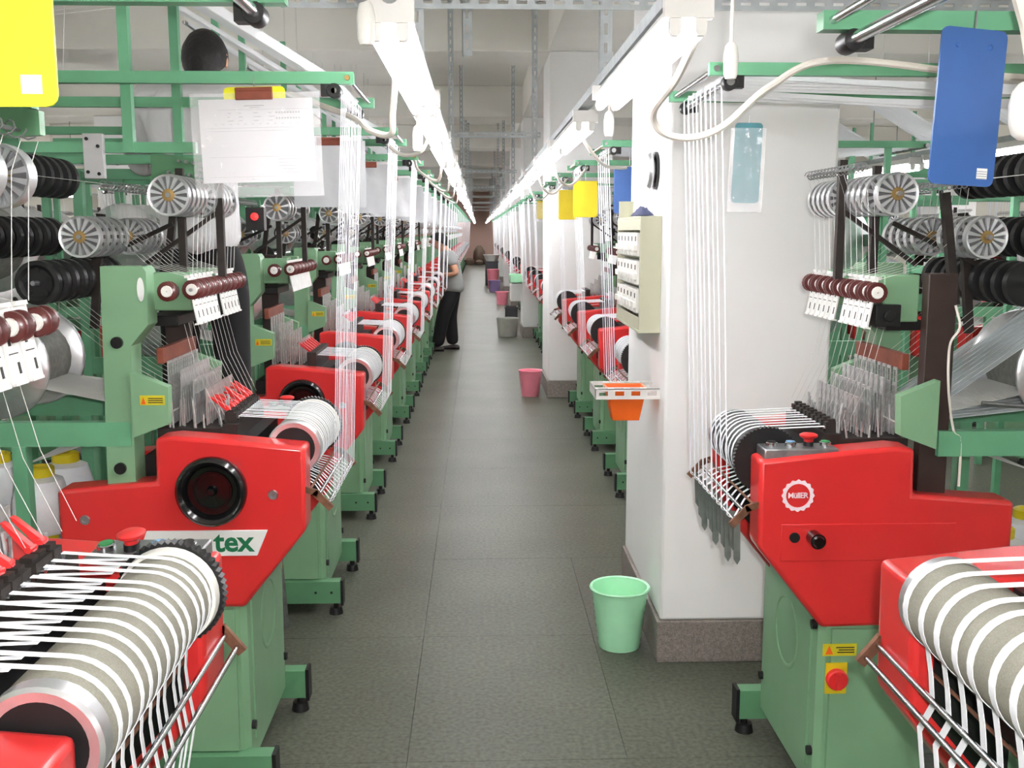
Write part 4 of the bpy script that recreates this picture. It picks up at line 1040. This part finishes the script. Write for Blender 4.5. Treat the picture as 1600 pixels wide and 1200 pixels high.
# ---------------------------------------------------------------- people
def skin_obj(name, pts, edges, radii, mt, parent, root=0, sub=2, loc=(0, 0, 0)):
    me = bpy.data.meshes.new(name); me.from_pydata(pts, edges, []); me.materials.append(MATS[mt])
    o = bpy.data.objects.new(name, me); col.objects.link(o); o.parent = parent; o.location = loc
    md = o.modifiers.new('skin', 'SKIN'); md.use_smooth_shade = True; md.branch_smoothing = 0.4
    if not me.skin_vertices: me.skin_vertices.new()
    for i, v in enumerate(me.skin_vertices[0].data):
        r = radii[i]; v.radius = r if isinstance(r, tuple) else (r, r); v.use_root = (i == root)
    sb = o.modifiers.new('sub', 'SUBSURF'); sb.levels = sub; sb.render_levels = sub
    return o
def person(loc, rz, label, j, shirt, long_sleeve=False):
    """j: joints in local space, the person faces -y"""
    t = empty('person', loc, rz); tag(t, label, 'person')
    P, E, Rd = [], [], []
    def v(p, r, par=None):
        P.append(tuple(p)); Rd.append(r)
        if par is not None: E.append((par, len(P)-1))
        return len(P)-1
    pel = v(j['pelvis'], (0.095, 0.075)); sp = v(j['waist'], (0.10, 0.08), pel); ch = v(j['chest'], (0.13, 0.095), sp)
    nk = v(j['neck'], 0.055, ch); hd = Vector(j['head'])
    h0 = v(hd+Vector((0, 0.0, -0.075)), (0.062, 0.070), nk); h1 = v(hd+Vector((0, 0, 0.0)), (0.078, 0.094), h0); h2 = v(hd+Vector((0, 0.005, 0.065)), (0.066, 0.080), h1)
    v(hd+Vector((0, -0.105, -0.02)), 0.012, h1)                                            # nose
    for s in (-1, 1):
        sh = v(j['sh'+'LR'[s > 0]], 0.048, ch); el = v(j['el'+'LR'[s > 0]], 0.043, sh); wr = v(j['wr'+'LR'[s > 0]], (0.030, 0.024), el)
        d = (Vector(j['wr'+'LR'[s > 0]])-Vector(j['el'+'LR'[s > 0]])).normalized()
        side = d.cross(Vector((0, 0, 1))); side = side.normalized() if side.length > .1 else Vector((1, 0, 0))
        pm = v(Vector(j['wr'+'LR'[s > 0]])+d*0.07, (0.038, 0.016), wr)
        for k, ln in enumerate((0.060, 0.072, 0.068, 0.052)):
            o = side*(0.026-0.0175*k)
            a = v(Vector(P[pm])+o+d*0.035, 0.009, pm); v(Vector(P[a])+d*ln*0.6+Vector((0, 0, -0.02)), 0.007, a)
        th = v(Vector(P[wr])+side*0.042*s+d*0.045, 0.011, wr); v(Vector(P[th])+d*0.035+side*0.01*s, 0.009, th)
        hp = v(j['hip'+'LR'[s > 0]], 0.06, pel); kn = v(j['kn'+'LR'[s > 0]], 0.055, hp); an = v(j['an'+'LR'[s > 0]], 0.036, kn)
    body = skin_obj('body', P, E, Rd, 'skin', t)
    # face and ears
    for s in (-1, 1):
        MB().lathe([(0.0, -0.03), (0.012, -0.022), (0.018, 0.0), (0.013, 0.022), (0.0, 0.03)], n=10).build('ear', 'skin', body, tuple(hd+Vector((0.080*s, 0.012, 0.0)))).scale = (0.5, 1, 1)
        MB().lathe([(0.0, -0.011), (0.009, -0.006), (0.011, 0), (0.009, 0.006), (0, 0.011)], n=10).build('eye', 'eye_white', body, tuple(hd+Vector((0.032*s, -0.086, 0.012))))
    MB().lathe([(0.0, -0.022), (0.006, -0.012), (0.008, 0.0), (0.006, 0.012), (0.0, 0.022)], axis='x', n=8).build('mouth', 'bobbin_brown', body, tuple(hd+Vector((0, -0.088, -0.058))))
    # hair: a cap over top, back and sides
    b = MB(); n, m = 28, 14; vs = []; rn = random.Random(9)
    for k in range(m+1):
        for i in range(n):
            a = 2*PI*i/n; back = 0.5+0.5*math.sin(a)            # sin=1 is the back (+y)
            lo = -0.075*back + 0.055*(1-back)
            ph = PI/2*(1-k/m); top = 0.118
            z = lo + (top-lo)*math.sin(PI/2*k/m); q = max(0.0, 1-(max(z, 0)/top)**2)**0.5 if z > 0 else 1-0.16*(-z/0.075)
            rr = 1+rn.uniform(-.02, .02)
            vs.append(tuple(hd+Vector((0.088*q*math.cos(a)*rr, 0.004+0.105*q*math.sin(a)*rr, z))))
    b._add(vs, [(k*n+i, k*n+(i+1) % n, (k+1)*n+(i+1) % n, (k+1)*n+i) for k in range(m) for i in range(n)])
    b.build('hair', 'hair_black', body)
    # shirt
    P, E, Rd = [], [], []
    low = v(Vector(j['pelvis'])+Vector((0, 0, -0.13)), (0.165, 0.135)); pel = v(Vector(j['pelvis'])+Vector((0, 0, 0.0)), (0.172, 0.138), low); sp = v(j['waist'], (0.165, 0.125), pel); ch = v(j['chest'], (0.180, 0.135), sp)
    v(Vector(j['chest'])*0.25+Vector(j['neck'])*0.75, (0.082, 0.080), ch)
    for s in (-1, 1):
        S, L = Vector(j['sh'+'LR'[s > 0]]), Vector(j['el'+'LR'[s > 0]])
        sh = v(S, 0.085, ch); q = v(S+(L-S)*(0.62 if not long_sleeve else 1.0), 0.068 if not long_sleeve else 0.06, sh)
        if long_sleeve: v(L+(Vector(j['wr'+'LR'[s > 0]])-L)*0.85, 0.045, q)
    skin_obj('shirt', P, E, Rd, shirt, t)
    P, E, Rd = [], [], []
    top = v(Vector(j['pelvis'])+Vector((0, 0, 0.08)), (0.135, 0.11)); pel = v(Vector(j['pelvis'])+Vector((0, 0, -0.06)), (0.135, 0.11), top)
    for s in (-1, 1):
        hp = v(j['hip'+'LR'[s > 0]], 0.100, pel); kn = v(j['kn'+'LR'[s > 0]], 0.078, hp); v(Vector(j['an'+'LR'[s > 0]])+Vector((0, 0, -0.015)), 0.068, kn)
    skin_obj('trousers', P, E, Rd, 'trousers_black', t)
    for s in (-1, 1):
        A = Vector(j['an'+'LR'[s > 0]]); b = MB(); prf = [(-0.19, .030, .02), (-0.16, .042, .035), (-0.08, .046, .055), (0.0, .042, .075), (0.05, .038, .07), (0.07, .022, .05)]
        vs = []
        for yy, w, h in prf:
            for a in range(10):
                an = 2*PI*a/10; vs.append((w*math.cos(an), yy, max(-0.0, h*0.5+h*0.5*math.sin(an))))
        b._add(vs, [(q*10+k, q*10+(k+1) % 10, (q+1)*10+(k+1) % 10, (q+1)*10+k) for q in range(5) for k in range(10)] + [tuple(range(9, -1, -1)), tuple(range(50, 60))])
        b.build('shoe', 'shoe_dark', t, (A.x, A.y, A.z-0.075))
    return t
base = dict(pelvis=(0, 0, 0.93), waist=(0, 0.0, 1.08), chest=(0, 0.01, 1.30), neck=(0, 0.01, 1.47), head=(0, -0.01, 1.575),
            shL=(-0.185, 0.01, 1.385), shR=(0.185, 0.01, 1.385), elL=(-0.24, -0.02, 1.10), elR=(0.24, -0.02, 1.10), wrL=(-0.2, -0.22, 1.05), wrR=(0.2, -0.22, 1.05),
            hipL=(-0.09, 0, 0.88), hipR=(0.09, 0, 0.88), knL=(-0.10, -0.01, 0.48), knR=(0.10, -0.01, 0.48), anL=(-0.11, 0.02, 0.075), anR=(0.11, 0.02, 0.075))
# worker on the stool: turned away (faces +y), arms up to the yarns
ja = dict(base, elL=(-0.26, -0.12, 1.14), wrL=(-0.16, -0.34, 1.22), elR=(0.27, -0.14, 1.16), wrR=(0.16, -0.36, 1.26), head=(-0.035, -0.04, 1.555), neck=(-0.015, 0.0, 1.48), chest=(0, 0.01, 1.34), shL=(-0.18, 0.01, 1.425), shR=(0.18, 0.01, 1.425))
person((-1.075, 4.10, 0.787), PI, 'person in a white shirt with black hair, back turned, working above the left looms', ja, 'shirt_white', True)
t = empty('step_stool', (-1.075, 4.10, 0)); tag(t, 'step stool under the person in the white shirt', 'stool')
MB().box(-0.22, 0.22, -0.16, 0.2, 0.762, 0.787).build('top_step', 'steel', t)
MB().box(-0.22, 0.22, -0.30, -0.15, 0.36, 0.38).build('lower_step', 'steel', t)
for sx in (-1, 1):
    MB().bar((sx*0.23, 0.22, 0.0), (sx*0.2, 0.16, 0.725), 0.025, 0.025).build('leg', 'steel', t); MB().bar((sx*0.23, -0.32, 0.0), (sx*0.2, -0.13, 0.725), 0.025, 0.025).build('leg', 'steel', t)
# worker at the far left loom: faces the loom (-x)
jb = dict(base, elL=(-0.215, 0.06, 1.10), wrL=(-0.18, -0.20, 1.10), elR=(0.22, 0.05, 1.10), wrR=(0.18, -0.22, 1.06), waist=(0, 0.0, 1.08), chest=(0, -0.04, 1.29), neck=(0, -0.09, 1.45), head=(0, -0.14, 1.555),
          shL=(-0.185, -0.04, 1.375), shR=(0.185, -0.04, 1.375), knL=(-0.10, -0.03, 0.48), anL=(-0.11, 0.0, 0.075), knR=(0.10, -0.10, 0.48), anR=(0.11, -0.16, 0.075))
pb = person((-0.37, 14.78, 0), -PI/2, 'person in a grey shirt and black trousers leaning to a distant left loom', jb, 'shirt_grey')

pb.scale = (1.1, 1.35, 1.0)
